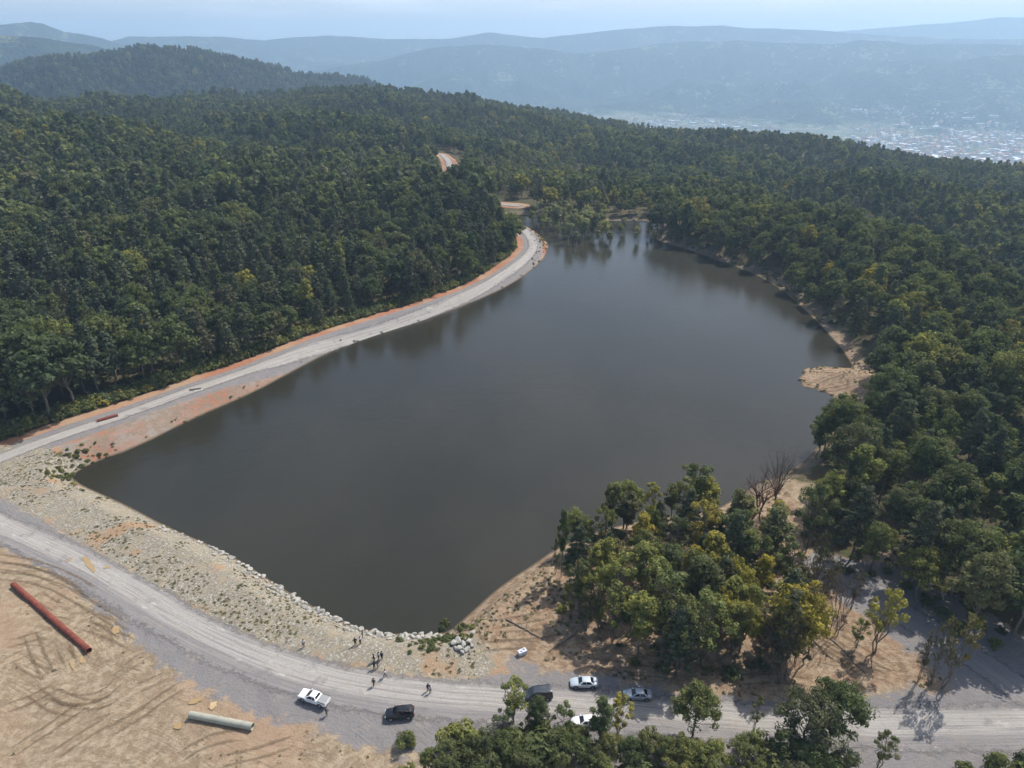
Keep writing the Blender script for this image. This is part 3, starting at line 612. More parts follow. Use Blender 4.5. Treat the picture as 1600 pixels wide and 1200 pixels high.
T('broadleaf_tree', 'c', 1156, 905, 14, 'tall yellow green tree at the right side of the lakeside clump', tone=.95, wide=.75)
T('slender_tree', 'c', 1195, 895, 12, 'greenish yellow tree rightmost of the yellow ones in the lakeside clump', tone=.8)
T('broadleaf_tree', 'c', 1130, 955, 12.5, 'bright yellow green tree at the front of the lakeside clump', tone=.8, wide=.85)
T('broadleaf_tree', 'c', 1165, 965, 12, 'yellow green tree with pale stems at the front right of the clump', tone=.78, wide=.8)
T('broadleaf_tree', 'c', 1020, 810, 11, 'lime green tree against dark trees at the clump water side', tone=.7, wide=.5)
T('bush', 'c', 1218, 858, 5, 'bright lime green bush at the right end of the clump', tone=.85, wide=1.0)
T('bush', 'b', 1157, 797, 2.2, 'small dark round bush alone on the sandy shore', tone=-.2, wide=.8)
T('pine_tree', 'b', 1138, 838, 9, 'small open pine at the clump edge near the sandy shore', tone=.2, wide=.8)
# thin trees on the dirt bank at the right
T('bare_tree', 'b', 1253, 1031, 17, 'tall leaning leafless tree on the dirt bank', wide=.8, tilt=(0, R(9)))
T('dry_tree', 'b', 1217, 1065, 14, 'tall thin tree with brownish sparse crown at the clump right end', tone=.3, wide=.55)
T('dry_tree', 'b', 1226, 1063, 14, 'thin sparse brown tree beside the tallest one at clump right end', tone=.2, wide=.5)
for i, (u, v, h) in enumerate([(1296,985,12.5),(1303,992,14),(1309,993,13),(1270,970,12)]): T('bare_tree', 'b', u, v, h, 'leafless thin tree in the cluster of bare trees on the dirt bank', 'bare trees on the dirt bank', wide=.6)
T('airy_tree', 'b', 1366, 1022, 15, 'olive green tree with forked trunk alone on the dirt bank', tone=.62, wide=.75)
T('airy_tree', 'b', 1338, 1012, 6.5, 'small pale green tree left of the forked tree on the bank', tone=.5)
T('dry_tree', 'b', 1435, 1064, 12, 'leftmost of the three bare-stemmed trees at the bank tip', tone=.1, wide=.35)
T('dry_tree', 'b', 1455, 1069, 14.5, 'middle of the three thin trees at the bank tip', tone=.6, wide=.5)
T('dry_tree', 'b', 1472, 1076, 16, 'rightmost leaning yellowish tree of the three at the bank tip', tone=.75, wide=.6, tilt=(0, R(5)))
for (u, v, h) in [(1240,1040,12),(1205,1050,13),(1190,1045,12),(1232,1010,12),(1250,990,11)]: T('dry_tree', 'b', u, v, h, 'sparse brownish tree with thin stem at the right end of the clump', 'sparse brownish trees at the right end of the lakeside clump', tone=.25, wide=.5)
for (u, v, h) in [(1265,945,12),(1282,962,11),(1250,952,13),(1292,932,11),(1274,908,12),(1330,952,10)]: T('dry_tree', 'b', u, v, h, 'brown leaved thin tree over the left end of the grey track', 'brown thin trees over the left end of the grey track', tone=.15, wide=.6)
for (u, v, h, tn) in [(892,968,9,.6),(907,962,11,.55),(926,968,12,.7),(935,985,11,.6),(915,985,9,.5),(955,1003,12,.55)]: T('airy_tree', 'b', u, v, h, 'small light green tree with bare stem at the left edge of the clump', 'light green trees at the left edge of the clump', tone=tn, wide=.75)
# front row along the bottom of the photo
FRONT = [('airy_tree',803,1085,9,.55,1.2,'thin pale leaved tree with open crown left of the dark van'),
 ('airy_tree',790,1128,7,.25,1.1,'small dark sparse tree below the open pale tree'),
 ('broadleaf_tree',842,1112,8,.3,.85,'dark green tree in front of the dark van hiding its side'),
 ('airy_tree',882,1122,8,.45,1.1,'open crowned tree between the dark van and the white car'),
 ('bush',715,1140,6.5,.72,.9,'yellow green young tree alone in front of the road'),
 ('bush',632,1150,3.6,.35,.8,'small dark shrub with ragged top beside the gravel'),
 ('slender_tree',942,1122,11.5,.15,1.05,'dark narrow tree hiding the rear of the white car'),
 ('airy_tree',968,1112,9,.7,.9,'light green airy tree just right of the dark narrow one'),
 ('broadleaf_tree',1090,1100,11,.42,1.0,'large round green tree overlapping the road edge below the lakeside clump'),
 ('airy_tree',1185,1108,7.5,.4,.55,'small slender tree with bare stem on the road edge'),
 ('broadleaf_tree',1262,1118,12.5,.3,1.05,'left half of the big pair of dark trees standing on the road side'),
 ('broadleaf_tree',1312,1108,13,.33,1.0,'right and taller of the big pair of dark trees by the road'),
 ('airy_tree',1385,1165,7.5,.45,.95,'small open tree right of the big pair in front of the gravel road'),
 ('bush',1575,1186,5,.2,.8,'dark round bush in the bottom right corner'),
 ('bush',1515,1196,3.6,.4,.8,'low bush left of the dark corner bush'),
 ('bush',1620,1185,5,.2,.8,'dark bush at the right edge of the photo')]
for k, u, v, h, tn, wd, lb in FRONT: T(k, 'c', u, v, h, lb, tone=tn, wide=wd)
for u, v, h, tn in [(668,1185,5,.6),(700,1178,6.5,.45),(735,1170,7,.35),(762,1165,8,.3),(792,1170,8,.3),(815,1158,8,.35),(845,1160,8.5,.3),(872,1165,8,.4),(898,1172,8,.35),(925,1180,8,.5),(955,1165,7,.5),(985,1172,8,.35),(1012,1160,7.5,.55),(1035,1172,8,.5),(1062,1178,8,.55),(1085,1175,7,.6),(1120,1180,7,.7),(1150,1178,7,.6),(1172,1168,6,.5),(1205,1172,7,.5),(1232,1165,8,.3),(1262,1180,8,.35),(1292,1182,8,.3),(1322,1190,7,.3),(820,1195,8,.4),(880,1200,8,.5),(760,1200,8,.35),(940,1205,8,.45),(1000,1205,8,.4),(1060,1208,8,.5),(1110,1210,8,.5),(700,1205,7,.4),(640,1205,5,.55),(1180,1208,8,.4),(1240,1212,8,.3),(855,1135,6,.35),(905,1150,6,.3)]:
    T(random.choice(['broadleaf_tree','broadleaf_tree','airy_tree','bush']), 'c', u, v, h, 'green tree in the thicket along the bottom edge of the photo', 'trees of the thicket in front of the road', tone=tn, wide=random.uniform(.9,1.15))
# trees standing in the water at the far end
fl = [(993,386,8,.62,'pale green tree alone in the water farthest from the flooded thicket'),(953,377,7,.6,None),(972,372,8,.4,None),(925,372,6,.4,None),(905,378,8,.55,None),(1012,378,6,.5,None),(938,380,5,.4,None)]
for u, v, h, tn, lb in fl: T('drowned_tree', 'b', u, v, h, lb or 'thin tree standing alone in open water beside the flooded thicket', None if lb else 'single trees standing in the water', tone=tn, wide=.8, z=-.5)
FT = P2([(828,346),(842,366),(862,382),(905,386),(942,384),(952,370),(935,352),(905,344),(860,341)], 0); k = 0
for i in range(22):
    u = random.uniform(945, 1060); v = random.uniform(358, 384)-(u-945)*.02; p = at(u, v, 0)
    if i > 15 or lake_sd(np.array([p[0]]), np.array([p[1]]))[0] > 2: continue
    tree('drowned_tree', p[0], p[1], random.uniform(5, 9), 'sparse pale tree standing in the shallows right of the flooded thicket', 'pale trees in the shallows', tone=random.choice([.2,.4,.6]), z=-.6, cat='tree', wide=.9)
while k < 64:
    p = at(random.uniform(820, 955), random.uniform(340, 387), 0)
    if sdpoly(np.array([p[0]]), np.array([p[1]]), FT)[0] > 0: continue
    k += 1; tree('drowned_tree', p[0], p[1], random.uniform(8, 14), 'pale olive thin stemmed tree of the flooded thicket at the lake head', 'flooded trees at the lake head', tone=random.choice([.2,.35,.5,.7]), z=-.6, cat='tree', wide=random.uniform(.7, 1.1))

# ------------------------------------------------------------------ the woods
OPEN = P2([(-900,700),(-100,690),(60,700),(115,745),(600,990),(700,985),(800,900),(885,848),(925,850),(905,885),(888,925),(885,958),(930,985),(1000,1012),(1100,1052),(1190,1042),(1236,1020),(1262,960),(1262,900),(1250,870),(1150,838),(1105,812),(1108,780),(1185,735),(1245,722),(1278,712),(1296,740),(1290,790),(1275,820),(1262,800),(1252,850),(1290,892),(1390,915),(1425,968),(1530,1022),(1700,1060),(2300,1120),(2300,2200),(-900,2200)])
def woods(r0, r1, sp, half=R(50)):
    xs = np.arange(-r1, r1, sp); ys = np.arange(30, r1, sp); X, Y = np.meshgrid(xs, ys); X = X+rng.uniform(-.42, .42, X.shape)*sp; Y = Y+rng.uniform(-.42, .42, Y.shape)*sp
    X = X.ravel(); Y = Y.ravel(); r = np.hypot(X, Y); m = (r >= r0) & (r < r1) & (np.abs(np.arctan2(X, Y)) < half)
    return X[m], Y[m]
def ok(x, y):
    m = np.ones(x.shape, bool); r = np.hypot(x, y); n = r < 640
    xs, ys = x[n], y[n]; s = lake_sd(xs, ys); c = s > np.where(ys > 330, 1.5, np.where(xs > 20, 3.0, 3.0))
    clump = sdpoly(xs, ys, P2([(900,850),(960,815),(1110,795),(1180,850),(1260,890),(1245,1030),(1190,1055),(1100,1064),(1000,1048),(930,1000),(870,960)])) < 0
    c &= sdpoly(xs, ys, OPEN) > 0; c |= clump & (s > 1.0); c &= dline(xs, ys, ROAD_LAKE) > 10.5; c &= sdpoly(xs, ys, SPIT) > 2.5
    c &= dline(xs, ys, ROAD_FAR) > 7
    c &= sdpoly(xs, ys, P2([(755,312),(845,314),(812,352),(772,354)], 2)) > 0
    c &= sdpoly(xs, ys, P2([(1480,745),(1500,735),(1500,800),(1470,830)],5)) > 0
    c &= sdpoly(xs, ys, P2([(-60,690),(60,668),(200,640),(330,600),(330,650),(180,740),(60,740),(-60,760)])) > 0
    m[n] = c; m &= dline(x, y, ROAD_UP) > 14
    cl = at(1352, 262, -45); m &= np.hypot((x-cl[0])/28, (y-cl[1])/14) > 1
    # bare sand pockets between the right-hand trees
    return m
parts_ = [woods(60, 330, 7.4), woods(330, 620, 8.5), woods(620, 1480, 9.6), woods(1480, 3300, 13.0)]
cx_, cy_ = woods(90, 260, 5.5); kk_ = sdpoly(cx_, cy_, P2([(900,850),(960,822),(1105,800),(1200,860),(1262,900),(1240,1025),(1190,1055),(1100,1064),(1000,1048),(930,1000),(880,960)])) < 0
parts_[0] = tuple(a[sdpoly(parts_[0][0], parts_[0][1], P2([(880,850),(960,815),(1105,795),(1200,860),(1262,900),(1240,1030),(1190,1050),(1000,1025),(870,960)])) > 0] for a in parts_[0]); parts_.append((cx_[kk_], cy_[kk_]))
X = np.concatenate([a for a, _ in parts_]); Y = np.concatenate([b for _, b in parts_]); m = ok(X, Y); X, Y = X[m], Y[m]
Z = zfun(X, Y); U, Vv, D = proj(X, Y, Z+10); r = np.hypot(X, Y)
m = ~((np.abs(U-704) < 15) & (Vv > 226) & (Vv < 292) & (D > 430)) & (U > -160) & (U < 1760) & (Vv < 1400) & ~((r > 1480) & (U > 900)) ; X, Y, Z, U, Vv, D, r = [a[m] for a in (X, Y, Z, U, Vv, D, r)]
left = X < np.interp(Y, [0, 200, 500, 700], [0, 0, -20, -60])
tone = .22+rng.normal(size=len(X))*.13; tone[rng.random(len(X)) < .06] += .38; tone += .07; tone[~left] += .05; tone[left] -= .04
pl = (np.abs(U-825) < 85) & (np.abs(Vv-262) < 26) & (r < 860); tone[pl] = .60+rng.normal(size=pl.sum())*.06
oc = (np.abs(U-915) < 110) & (np.abs(Vv-318) < 20) & (r < 620); tone[oc] = .5+.3*rng.random(oc.sum())
ispine = rng.random(len(X)) < np.where(left, .30, .14)+.25*(fbm(X, Y, 120, 2, 5) > .25)
h = np.where(left, 19, 16.0)*(.70+.55*rng.random(len(X))); h = np.where((r < 330) & ~left, h*.80, h)
h = h*(1+.5*fbm(X, Y, 90, 3, 61)); h = np.where(pl, h*.85, h); h = np.where(r > 1480, h*1.35, h)
inview = (U > -10) & (U < 1610) & (Vv > 0) & (Vv < 1190)
order = np.argsort(np.where(inview, D, 1e9))
NIND = 300-sum(1 for p in PLACED if p[2] > 3)
ind = np.zeros(len(X), bool); ind[order[:max(0, NIND)]] = True
tcl = P2([(850,830),(1250,760),(1290,900),(1260,1100),(850,1060)])
for i in np.nonzero(ind)[0]:
    inc = sdpoly(np.array([X[i]]), np.array([Y[i]]), tcl)[0] < 0
    tn = float(tone[i]+(random.choice([-.08,0,.1,.3]) if inc else .04)); col = 'yellowish green' if tn > .55 else ('dark bluish green' if tn < .2 else 'mid green')
    if ispine[i]: key, kd = 'pine_tree', 'pine'
    elif inc: key, kd = random.choice(['slender_tree', 'slender_tree', 'airy_tree', 'airy_tree', 'broadleaf_tree']), 'broadleaf tree'
    else: key, kd = random.choice(['slender_tree', 'broadleaf_tree', 'broadleaf_tree', 'broadleaf_tree']), 'broadleaf tree'
    where = 'in the clump between the lake and the parked cars' if inc else ('in the wood right of the gravel clearing' if Vv[i] > 760 else ('in the front row of the wood along the lakeside road' if U[i] < 760 else 'in the wood along the right lake shore'))
    tree(key, X[i], Y[i], float(h[i])*(.90 if inc else 1), f'{col} {kd} {where}', f'{kd}s {where}', tone=tn, z=float(Z[i]), wide=random.uniform(.9, 1.12)*(1.25 if key == 'slender_tree' else 1))
# the rest of the woods: one object, instancing eight tree models (full and light ones)
PC = bpy.data.collections.new('woodland_models')
def proto(i, kind, seed, nq, size, lm):
    c, t = gen_tree(kind, seed, nq, size); o = bpy.data.objects.new('tree_model_%02d' % i, join_mesh('tree_model', c, t, lm, M_BARK)); PC.objects.link(o)
pk = [('broad',M_LEAF),('broad',M_LEAF),('slender',M_LEAF),('broad',M_LEAF),('pine',M_NEEDLE),('pine',M_NEEDLE)]
for i, (kd, lm) in enumerate(pk): proto(i, kd, 900+i, 40, .46, lm)
for i, (kd, lm) in enumerate(pk): proto(6+i, kd, 930+i, 9, .95, lm)
def scatter(name, P, rot, sc, idx, tone, coll, kind='stuff'):
    me = bpy.data.meshes.new(name); me.vertices.add(len(P)); me.vertices.foreach_set('co', np.asarray(P, np.float32).ravel())
    for n, a, ty in (('rotz', rot, 'FLOAT'), ('size', sc, 'FLOAT'), ('model', idx, 'INT'), ('tone', tone, 'FLOAT')):
        q = me.attributes.new(n, ty, 'POINT'); q.data.foreach_set('value', np.asarray(a, np.int32 if ty == 'INT' else np.float32))
    o = link(bpy.data.objects.new(name, me)); gt = bpy.data.node_groups.new(name+'_nodes', 'GeometryNodeTree')
    gt.interface.new_socket('Geometry', in_out='INPUT', socket_type='NodeSocketGeometry'); gt.interface.new_socket('Geometry', in_out='OUTPUT', socket_type='NodeSocketGeometry')
    N = gt.nodes; L = gt.links; gi = N.new('NodeGroupInput'); go = N.new('NodeGroupOutput'); ip = N.new('GeometryNodeInstanceOnPoints'); ci = N.new('GeometryNodeCollectionInfo')
    ci.inputs['Collection'].default_value = coll; ci.inputs['Separate Children'].default_value = True; ci.inputs['Reset Children'].default_value = True
    def na(n, ty='FLOAT'): q = N.new('GeometryNodeInputNamedAttribute'); q.data_type = ty; q.inputs['Name'].default_value = n; return q.outputs['Attribute']
    cx = N.new('ShaderNodeCombineXYZ'); L.new(na('rotz'), cx.inputs[2])
    L.new(gi.outputs[0], ip.inputs['Points']); L.new(ci.outputs[0], ip.inputs['Instance']); ip.inputs['Pick Instance'].default_value = True
    L.new(na('model', 'INT'), ip.inputs['Instance Index']); L.new(cx.outputs[0], ip.inputs['Rotation']); L.new(na('size'), ip.inputs['Scale']); L.new(ip.outputs[0], go.inputs[0])
    mod = o.modifiers.new('scatter', 'NODES'); mod.node_group = gt; return tag(o, kind=kind)
s = ~ind; n = s.sum(); mi = np.where(ispine[s], rng.integers(4, 6, n), rng.integers(0, 4, n))+np.where(r[s] > 430, 6, 0)
hh = np.where(ispine[s], 16., 15.); fo = scatter('woods', np.stack([X[s], Y[s], Z[s]], 1), rng.random(n)*6.283, h[s]/hh, mi, tone[s], PC)
print('trees', n, 'individual', len(PLACED))
# ------------------------------------------------------------------ vehicles
def paint(name, col, rough=.25, metal=0.0):
    m, t, b = material(name, col, rough, metal, .5); b.inputs['Coat Weight'].default_value = .6 if col[0] > .2 else .12; b.inputs['Coat Roughness'].default_value = .08
    p = t.objc(); d = t.ramp(t.noise(1.5, 5, .65, p), .45, .75); t.put(b.inputs['Base Color'], t.mix(t.math('MULTIPLY', d, .22 if col[0] > .2 else .05), col, (.42,.37,.31))); t.put(b.inputs['Roughness'], t.math('ADD', rough, t.math('MULTIPLY', d, .3))); return m
M_WHITE = paint('white_paint', (.78,.79,.80)); M_SILVER = paint('silver_paint', (.42,.48,.55), .3, .4); M_PALE = paint('pale_paint', (.50,.56,.62), .28, .1); M_BLACK = paint('black_paint', (.012,.013,.017), .18); M_SLATE = paint('slate_paint', (.035,.045,.06), .3, .2)
M_GLASS = material('tinted_glass', (.012,.014,.018), .06, 0, .6)[0]; M_TYRE = noisy('tyre_rubber', (.025,.025,.025), .3, 8, .9); M_RIM = material('rim_alloy', (.45,.46,.48), .35, .8)[0]
M_LAMP = material('headlamp', (.75,.77,.8), .1, 0, .6)[0]; M_RED = material('tail_lamp', (.35,.02,.02), .15, 0, .6)[0]; M_TRIM = material('black_trim', (.03,.03,.032), .6)[0]; M_BED = noisy('bed_cover', (.30,.30,.30), .15, 3, .5)
def loft(rings, caps=True):
    rings = np.asarray(rings, float); n, k = rings.shape[:2]; V = rings.reshape(-1, 3); Fs = []
    for i in range(n-1):
        for j in range(k): Fs.append((i*k+j, i*k+(j+1) % k, (i+1)*k+(j+1) % k, (i+1)*k+j))
    if caps: Fs += [tuple(range(k))[::-1], tuple((n-1)*k+j for j in range(k))]
    return V.tolist(), Fs
def pymesh(name, V, Fs, mat, parent=None, smooth=False, bevel=0):
    me = bpy.data.meshes.new(name); me.from_pydata([tuple(v) for v in V], [], Fs)
    bm = bmesh.new(); bm.from_mesh(me); bmesh.ops.recalc_face_normals(bm, faces=bm.faces)
    if bevel: bmesh.ops.bevel(bm, geom=[e for e in bm.edges], offset=bevel, segments=2, affect='EDGES', profile=.6)
    bm.to_mesh(me); bm.free()
    if smooth:
        for p in me.polygons: p.use_smooth = True
        me.update(); me.set_sharp_from_angle(angle=R(38))
    me.materials.append(mat); o = link(bpy.data.objects.new(name, me), parent); return o
def boxV(cx, cy, cz, sx, sy, sz):
    V = [(cx+a*sx/2, cy+b*sy/2, cz+c*sz/2) for a in (-1,1) for b in (-1,1) for c in (-1,1)]
    return V, [(0,1,3,2),(4,6,7,5),(0,4,5,1),(2,3,7,6),(0,2,6,4),(1,5,7,3)]
def multi(items):
    V = []; Fs = []
    for v, f in items: b = len(V); V += list(v); Fs += [tuple(i+b for i in q) for q in f]
    return V, Fs
def cylV(c, r, w_, n=20, axis='y'):
    V = []; 
    for s in (-1, 1):
        for i in range(n): a = i*6.2832/n; V.append((c[0]+math.cos(a)*r, c[1]+s*w_/2, c[2]+math.sin(a)*r))
    Fs = [(i, (i+1) % n, n+(i+1) % n, n+i) for i in range(n)]+[tuple(range(n))[::-1], tuple(range(n, 2*n))]
    return V, Fs
CARS = {
 'sedan': dict(st=[(2.30,.38,.60,.66),(2.18,.27,.70,.82),(1.6,.22,.86,.90),(.95,.22,.95,.91),(0,.21,.97,.91),(-1.2,.22,.99,.91),(-1.75,.24,1.0,.89),(-2.2,.30,.97,.82),(-2.33,.42,.86,.68)], base=(1.0,-1.72,.83,.95), roof=(.28,-.98,.60,1.43), wx=(1.42,-1.38), wr=.33, split=-.30),
 'suv': dict(st=[(2.32,.42,.72,.68),(2.2,.32,.88,.86),(1.6,.27,1.02,.93),(1.05,.27,1.08,.94),(0,.26,1.09,.94),(-1.4,.27,1.11,.94),(-2.0,.28,1.12,.92),(-2.28,.34,1.08,.86),(-2.36,.45,.9,.74)], base=(1.08,-2.24,.86,1.07), roof=(.35,-1.85,.66,1.66), wx=(1.42,-1.38), wr=.37, split=-.45),
 'van': dict(st=[(2.40,.42,.80,.70),(2.3,.32,.98,.88),(1.9,.28,1.10,.95),(1.5,.28,1.16,.96),(0,.27,1.16,.96),(-1.6,.28,1.16,.96),(-2.3,.30,1.16,.95),(-2.42,.40,1.12,.90)], base=(1.62,-2.40,.90,1.14), roof=(.75,-2.30,.78,1.92), wx=(1.55,-1.5), wr=.36, split=-.2),
 'pickup': dict(st=[(2.62,.50,.82,.72),(2.52,.40,.98,.90),(1.9,.34,1.08,.95),(1.2,.34,1.12,.95),(0,.33,1.13,.95),(-1.0,.34,1.14,.95),(-1.9,.34,1.12,.95),(-2.55,.42,1.10,.92),(-2.65,.5,1.02,.88)], base=(1.30,-.95,.86,1.11), roof=(.34,-.62,.66,1.70), wx=(1.68,-1.62), wr=.40, split=-.08)}
def car(kind, name, u0, v0, u1, v1, mat, label, cat='car', L=None, flip=False):
    """front at pixel (u0,v0), back at (u1,v1), read at half height"""
    sp = CARS[kind]; hz = .7; zg = 3.0
    for _ in range(3):
        a = at(u0, v0, zg+hz); b = at(u1, v1, zg+hz); c = (a+b)/2; zg = zat(c[0], c[1])
    rz = math.atan2(a[1]-b[1], a[0]-b[0]); root = empty(name, (c[0], c[1], zg+.06), rz, label, cat)
    nrm = (zfun(np.array([c[0]+1.5, c[0]-1.5]), np.array([c[1], c[1]])), zfun(np.array([c[0], c[0]]), np.array([c[1]+1.5, c[1]-1.5])))
    rings = []
    for x, zl, zh, hw in sp['st']:
        zm = zl+(zh-zl)*.55; rings.append([(x,-hw*.86,zl),(x,-hw*.97,zl+.10),(x,-hw,zm),(x,-hw*.97,zh-.07),(x,-hw*.88,zh),(x,-hw*.4,zh+.025),(x,hw*.4,zh+.025),(x,hw*.88,zh),(x,hw*.97,zh-.07),(x,hw,zm),(x,hw*.97,zl+.10),(x,hw*.86,zl)])
    V, Fs = loft(rings); body = pymesh('body', V, Fs, mat, root, True)
    xf, xr, bw, bz = sp['base']; rf, rb, rw, rz_ = sp['roof']; bz -= .02
    def ring(f, b_, w_, z, c_=.12): return [(f,-w_+c_,z),(f-c_*.3,-w_,z),(b_+c_*.3,-w_,z),(b_,-w_+c_,z),(b_,w_-c_,z),(b_+c_*.3,w_,z),(f-c_*.3,w_,z),(f,w_-c_,z)]
    R0 = ring(xf, xr, bw, bz); R1 = ring(rf+(xf-rf)*.06, rb+(xr-rb)*.06, rw+(bw-rw)*.06, rz_-.04); R2 = ring(rf-.06, rb+.06, rw-.05, rz_); R3 = ring(rf-.3, rb+.3, rw-.3, rz_+.03)
    V, Fs = loft([R0, R1, R2, R3]); pymesh('roof', V, Fs, mat, root, True)
    def quad(nm, c4, off=.012, split=None):
        P = [Vector(p) for p in c4]; n = (P[1]-P[0]).cross(P[3]-P[0]).normalized(); mid = sum(P, Vector())/4
        if n.dot(mid-Vector(((xf+xr)/2, 0, bz-.5))) < 0: n = -n
        Q = [p+n*off for p in P]; S = [p-n*.03 for p in P]; V = [tuple(q) for q in Q+S]; return pymesh(nm, V, [(0,1,2,3),(7,6,5,4),(0,4,5,1),(1,5,6,2),(2,6,7,3),(3,7,4,0)], M_GLASS, root)
    def lerp(a_, b_, t): return tuple(a_[i]+(b_[i]-a_[i])*t for i in range(3))
    def pane(nm, bl, br, tl, tr, lo=.06, hi=.93, s0=.04, s1=.96):
        q = []
        for s, t in ((s0, lo), (s1, lo), (s1, hi), (s0, hi)): q.append(lerp(lerp(bl, br, s), lerp(tl, tr, s), t))
        return quad(nm, q)
    pane('windscreen', R0[0], R0[7], R1[0], R1[7], .04, .97, .0, 1)
    pane('rear_window', R0[3], R0[4], R1[3], R1[4], .10 if kind != 'pickup' else .3, .92, .02, .98)
    fs = (sp['split']-xr)/(xf-xr)
    for sgn, (bf, bb, tf, tb) in ((-1, (R0[1], R0[2], R1[1], R1[2])), (1, (R0[6], R0[5], R1[6], R1[5]))):
        m = 1-fs; pane('side_window', bf, bb, tf, tb, .10, .90, .10, m-.02); pane('side_window', bf, bb, tf, tb, .10, .90, m+.02, .90)
    hwm = sp['st'][4][3]
    for x in sp['wx']:
        for s in (-1, 1):
            wh = pymesh('wheel', *cylV((x, s*(hwm-.09), sp['wr']), sp['wr'], .22, 22), M_TYRE, root, True)
            pymesh('rim', *cylV((x, s*(hwm+.022), sp['wr']), sp['wr']*.62, .01, 14), M_RIM, wh)
            pymesh('wheel_arch', *cylV((x, s*(hwm-.06), sp['wr']+.03), sp['wr']+.08, .125, 22), M_TRIM, root)
    f0 = sp['st'][1]; r0 = sp['st'][-2]
    for s in (-1, 1):
        pymesh('headlight', *boxV(f0[0]-.03, s*f0[3]*.74, f0[2]-.12, .26, .34, .14), M_LAMP, root, False, .03)
        pymesh('tail_light', *boxV(r0[0]+.02, s*r0[3]*.80, r0[2]-.14, .22, .26, .16), M_RED, root, False, .03)
        pymesh('mirror', *boxV(xf-.32, s*(bw+.16), bz+.08, .12, .22, .13), mat if kind != 'van' else M_TRIM, root, False, .03)
    pymesh('grille', *boxV(sp['st'][0][0]-.01, 0, (sp['st'][0][1]+sp['st'][0][2])/2, .06, .9, .16), M_TRIM, root, False, .01)
    pymesh('number_plate', *boxV(sp['st'][-1][0]-.0, 0, .62, .05, .5, .11), M_LAMP, root)
    if kind == 'pickup':
        it = [boxV(-1.86, 0, 1.165, 1.5, 1.62, .05)]+[boxV(-1.25-.2*i, 0, 1.197, .05, 1.56, .022) for i in range(7)]
        pymesh('bed_cover', *multi(it), M_BED, root); pymesh('side_rail', *multi([boxV(-1.86, s*.86, 1.17, 1.55, .07, .10) for s in (-1, 1)]), M_TRIM, root, False, .01)
        pymesh('tailgate', *boxV(-2.63, 0, .93, .06, 1.6, .40), mat, root, False, .02)
    if kind in ('suv', 'van'): pymesh('roof_rail', *multi([boxV((rf+rb)/2, s*(rw-.10), rz_+.06, (rf-rb)*.8, .04, .035) for s in (-1, 1)]), M_TRIM, root)
    # door seams as thin grooves standing 1 mm proud
    it = []
    for s in (-1, 1):
        for x in (xf-.25, sp['split'], sp['split']-1.0): it.append(boxV(x, s*(hwm*.995), .68, .014, .012, .52))
    pymesh('door_seam', *multi(it), M_TRIM, root)
    return root
car('pickup', 'pickup_truck', 469, 1083, 513, 1098, M_WHITE, 'white double cab pickup with pale ribbed bed cover parked on the gravel', 'pickup truck')
car('suv', 'parked_car', 603, 1116, 646, 1112, M_BLACK, 'black car standing on the gravel between the pickup and the bushes')
car('van', 'parked_van', 817, 1088, 863, 1083, M_SLATE, 'dark slate van half hidden behind the roadside trees', 'van')
car('sedan', 'parked_car', 892, 1066, 933, 1066, M_PALE, 'pale silver sedan parked at the edge of the tree shade, nearer the lake')
car('sedan', 'parked_car', 975, 1084, 1017, 1085, M_SILVER, 'silver grey sedan parked fully in the shade of the clump')
car('sedan', 'parked_car', 893, 1128, 937, 1126, M_WHITE, 'white sedan half hidden under the dark narrow tree by the road')

# ------------------------------------------------------------------ pipes, crate, puddles, logs
def pipe(name, a, b, rad, mat, label, wall=.06):
    za = zat(a[0], a[1]); zb = zat(b[0], b[1]); A = Vector((a[0], a[1], za+rad*.93)); B = Vector((b[0], b[1], zb+rad*.93)); d = (B-A).normalized(); L = (B-A).length; n = 36
    up = Vector((0, 0, 1)); s = d.cross(up).normalized(); t = s.cross(d); V = []; Fs = []; st = [0, .12, .12, .14, .14, L/2, L-.14, L-.14, L-.12, L-.12, L]
    st = [0, L*.25, L*.5, L*.75, L]
    for x in st:
        for i in range(n): q = i*6.28318/n; V.append(A+d*x+(s*math.cos(q)+t*math.sin(q))*rad)
    for x in (L, 0):
        for i in range(n): q = i*6.28318/n; V.append(A+d*x+(s*math.cos(q)+t*math.sin(q))*(rad-wall))
    m = len(st)+2
    for r_ in range(m):
        for i in range(n): j = (i+1) % n; r2 = (r_+1) % m; Fs.append((r_*n+i, r_*n+j, r2*n+j, r2*n+i))
    o = pymesh(name, V, Fs, mat, None, True); c = (A+B)/2; o.data.transform(Matrix.Translation(-c)); o.location = c; tag(o, label, 'pipe')
    if L > 12:
        for f in (.33, .66):
            V, Fq = tubes([(np.array([tuple(A+d*(L*f+e)-c) for e in (-.12, .12)]), [rad*1.035, rad*1.035])], 32); link(bpy.data.objects.new('weld_band', npmesh('weld_band', V, Fq, True, None, mat)), o)
    return o
M_RUST = noisy('rust_red_steel', (.20,.055,.035), .35, 1.2, .7, 0, .3, .01); M_CONC = noisy('grey_green_pipe', (.36,.355,.29), .15, 1.0, .7)
pipe('steel_pipe', at(21, 914, 2.9)[:2], at(139, 1017, 2.7)[:2], .56, M_RUST, 'long rust red steel pipe lying on the bare dirt at left')
pipe('concrete_pipe', at(297, 1117, 2.6)[:2], at(395, 1136, 2.6)[:2], .58, M_CONC, 'pale grey pipe lying on weedy dirt below the gravel road')
pipe('steel_pipe', at(152, 658, 3.6)[:2], at(184, 649, 3.6)[:2], .42, M_RUST, 'short rust red pipe beside the lakeside road at the wood edge')
x, y = by_base(816, 1022); bx = empty('container', (x, y, zat(x, y)), R(28), 'small white box-shaped container in the shade at the sand edge', 'container')
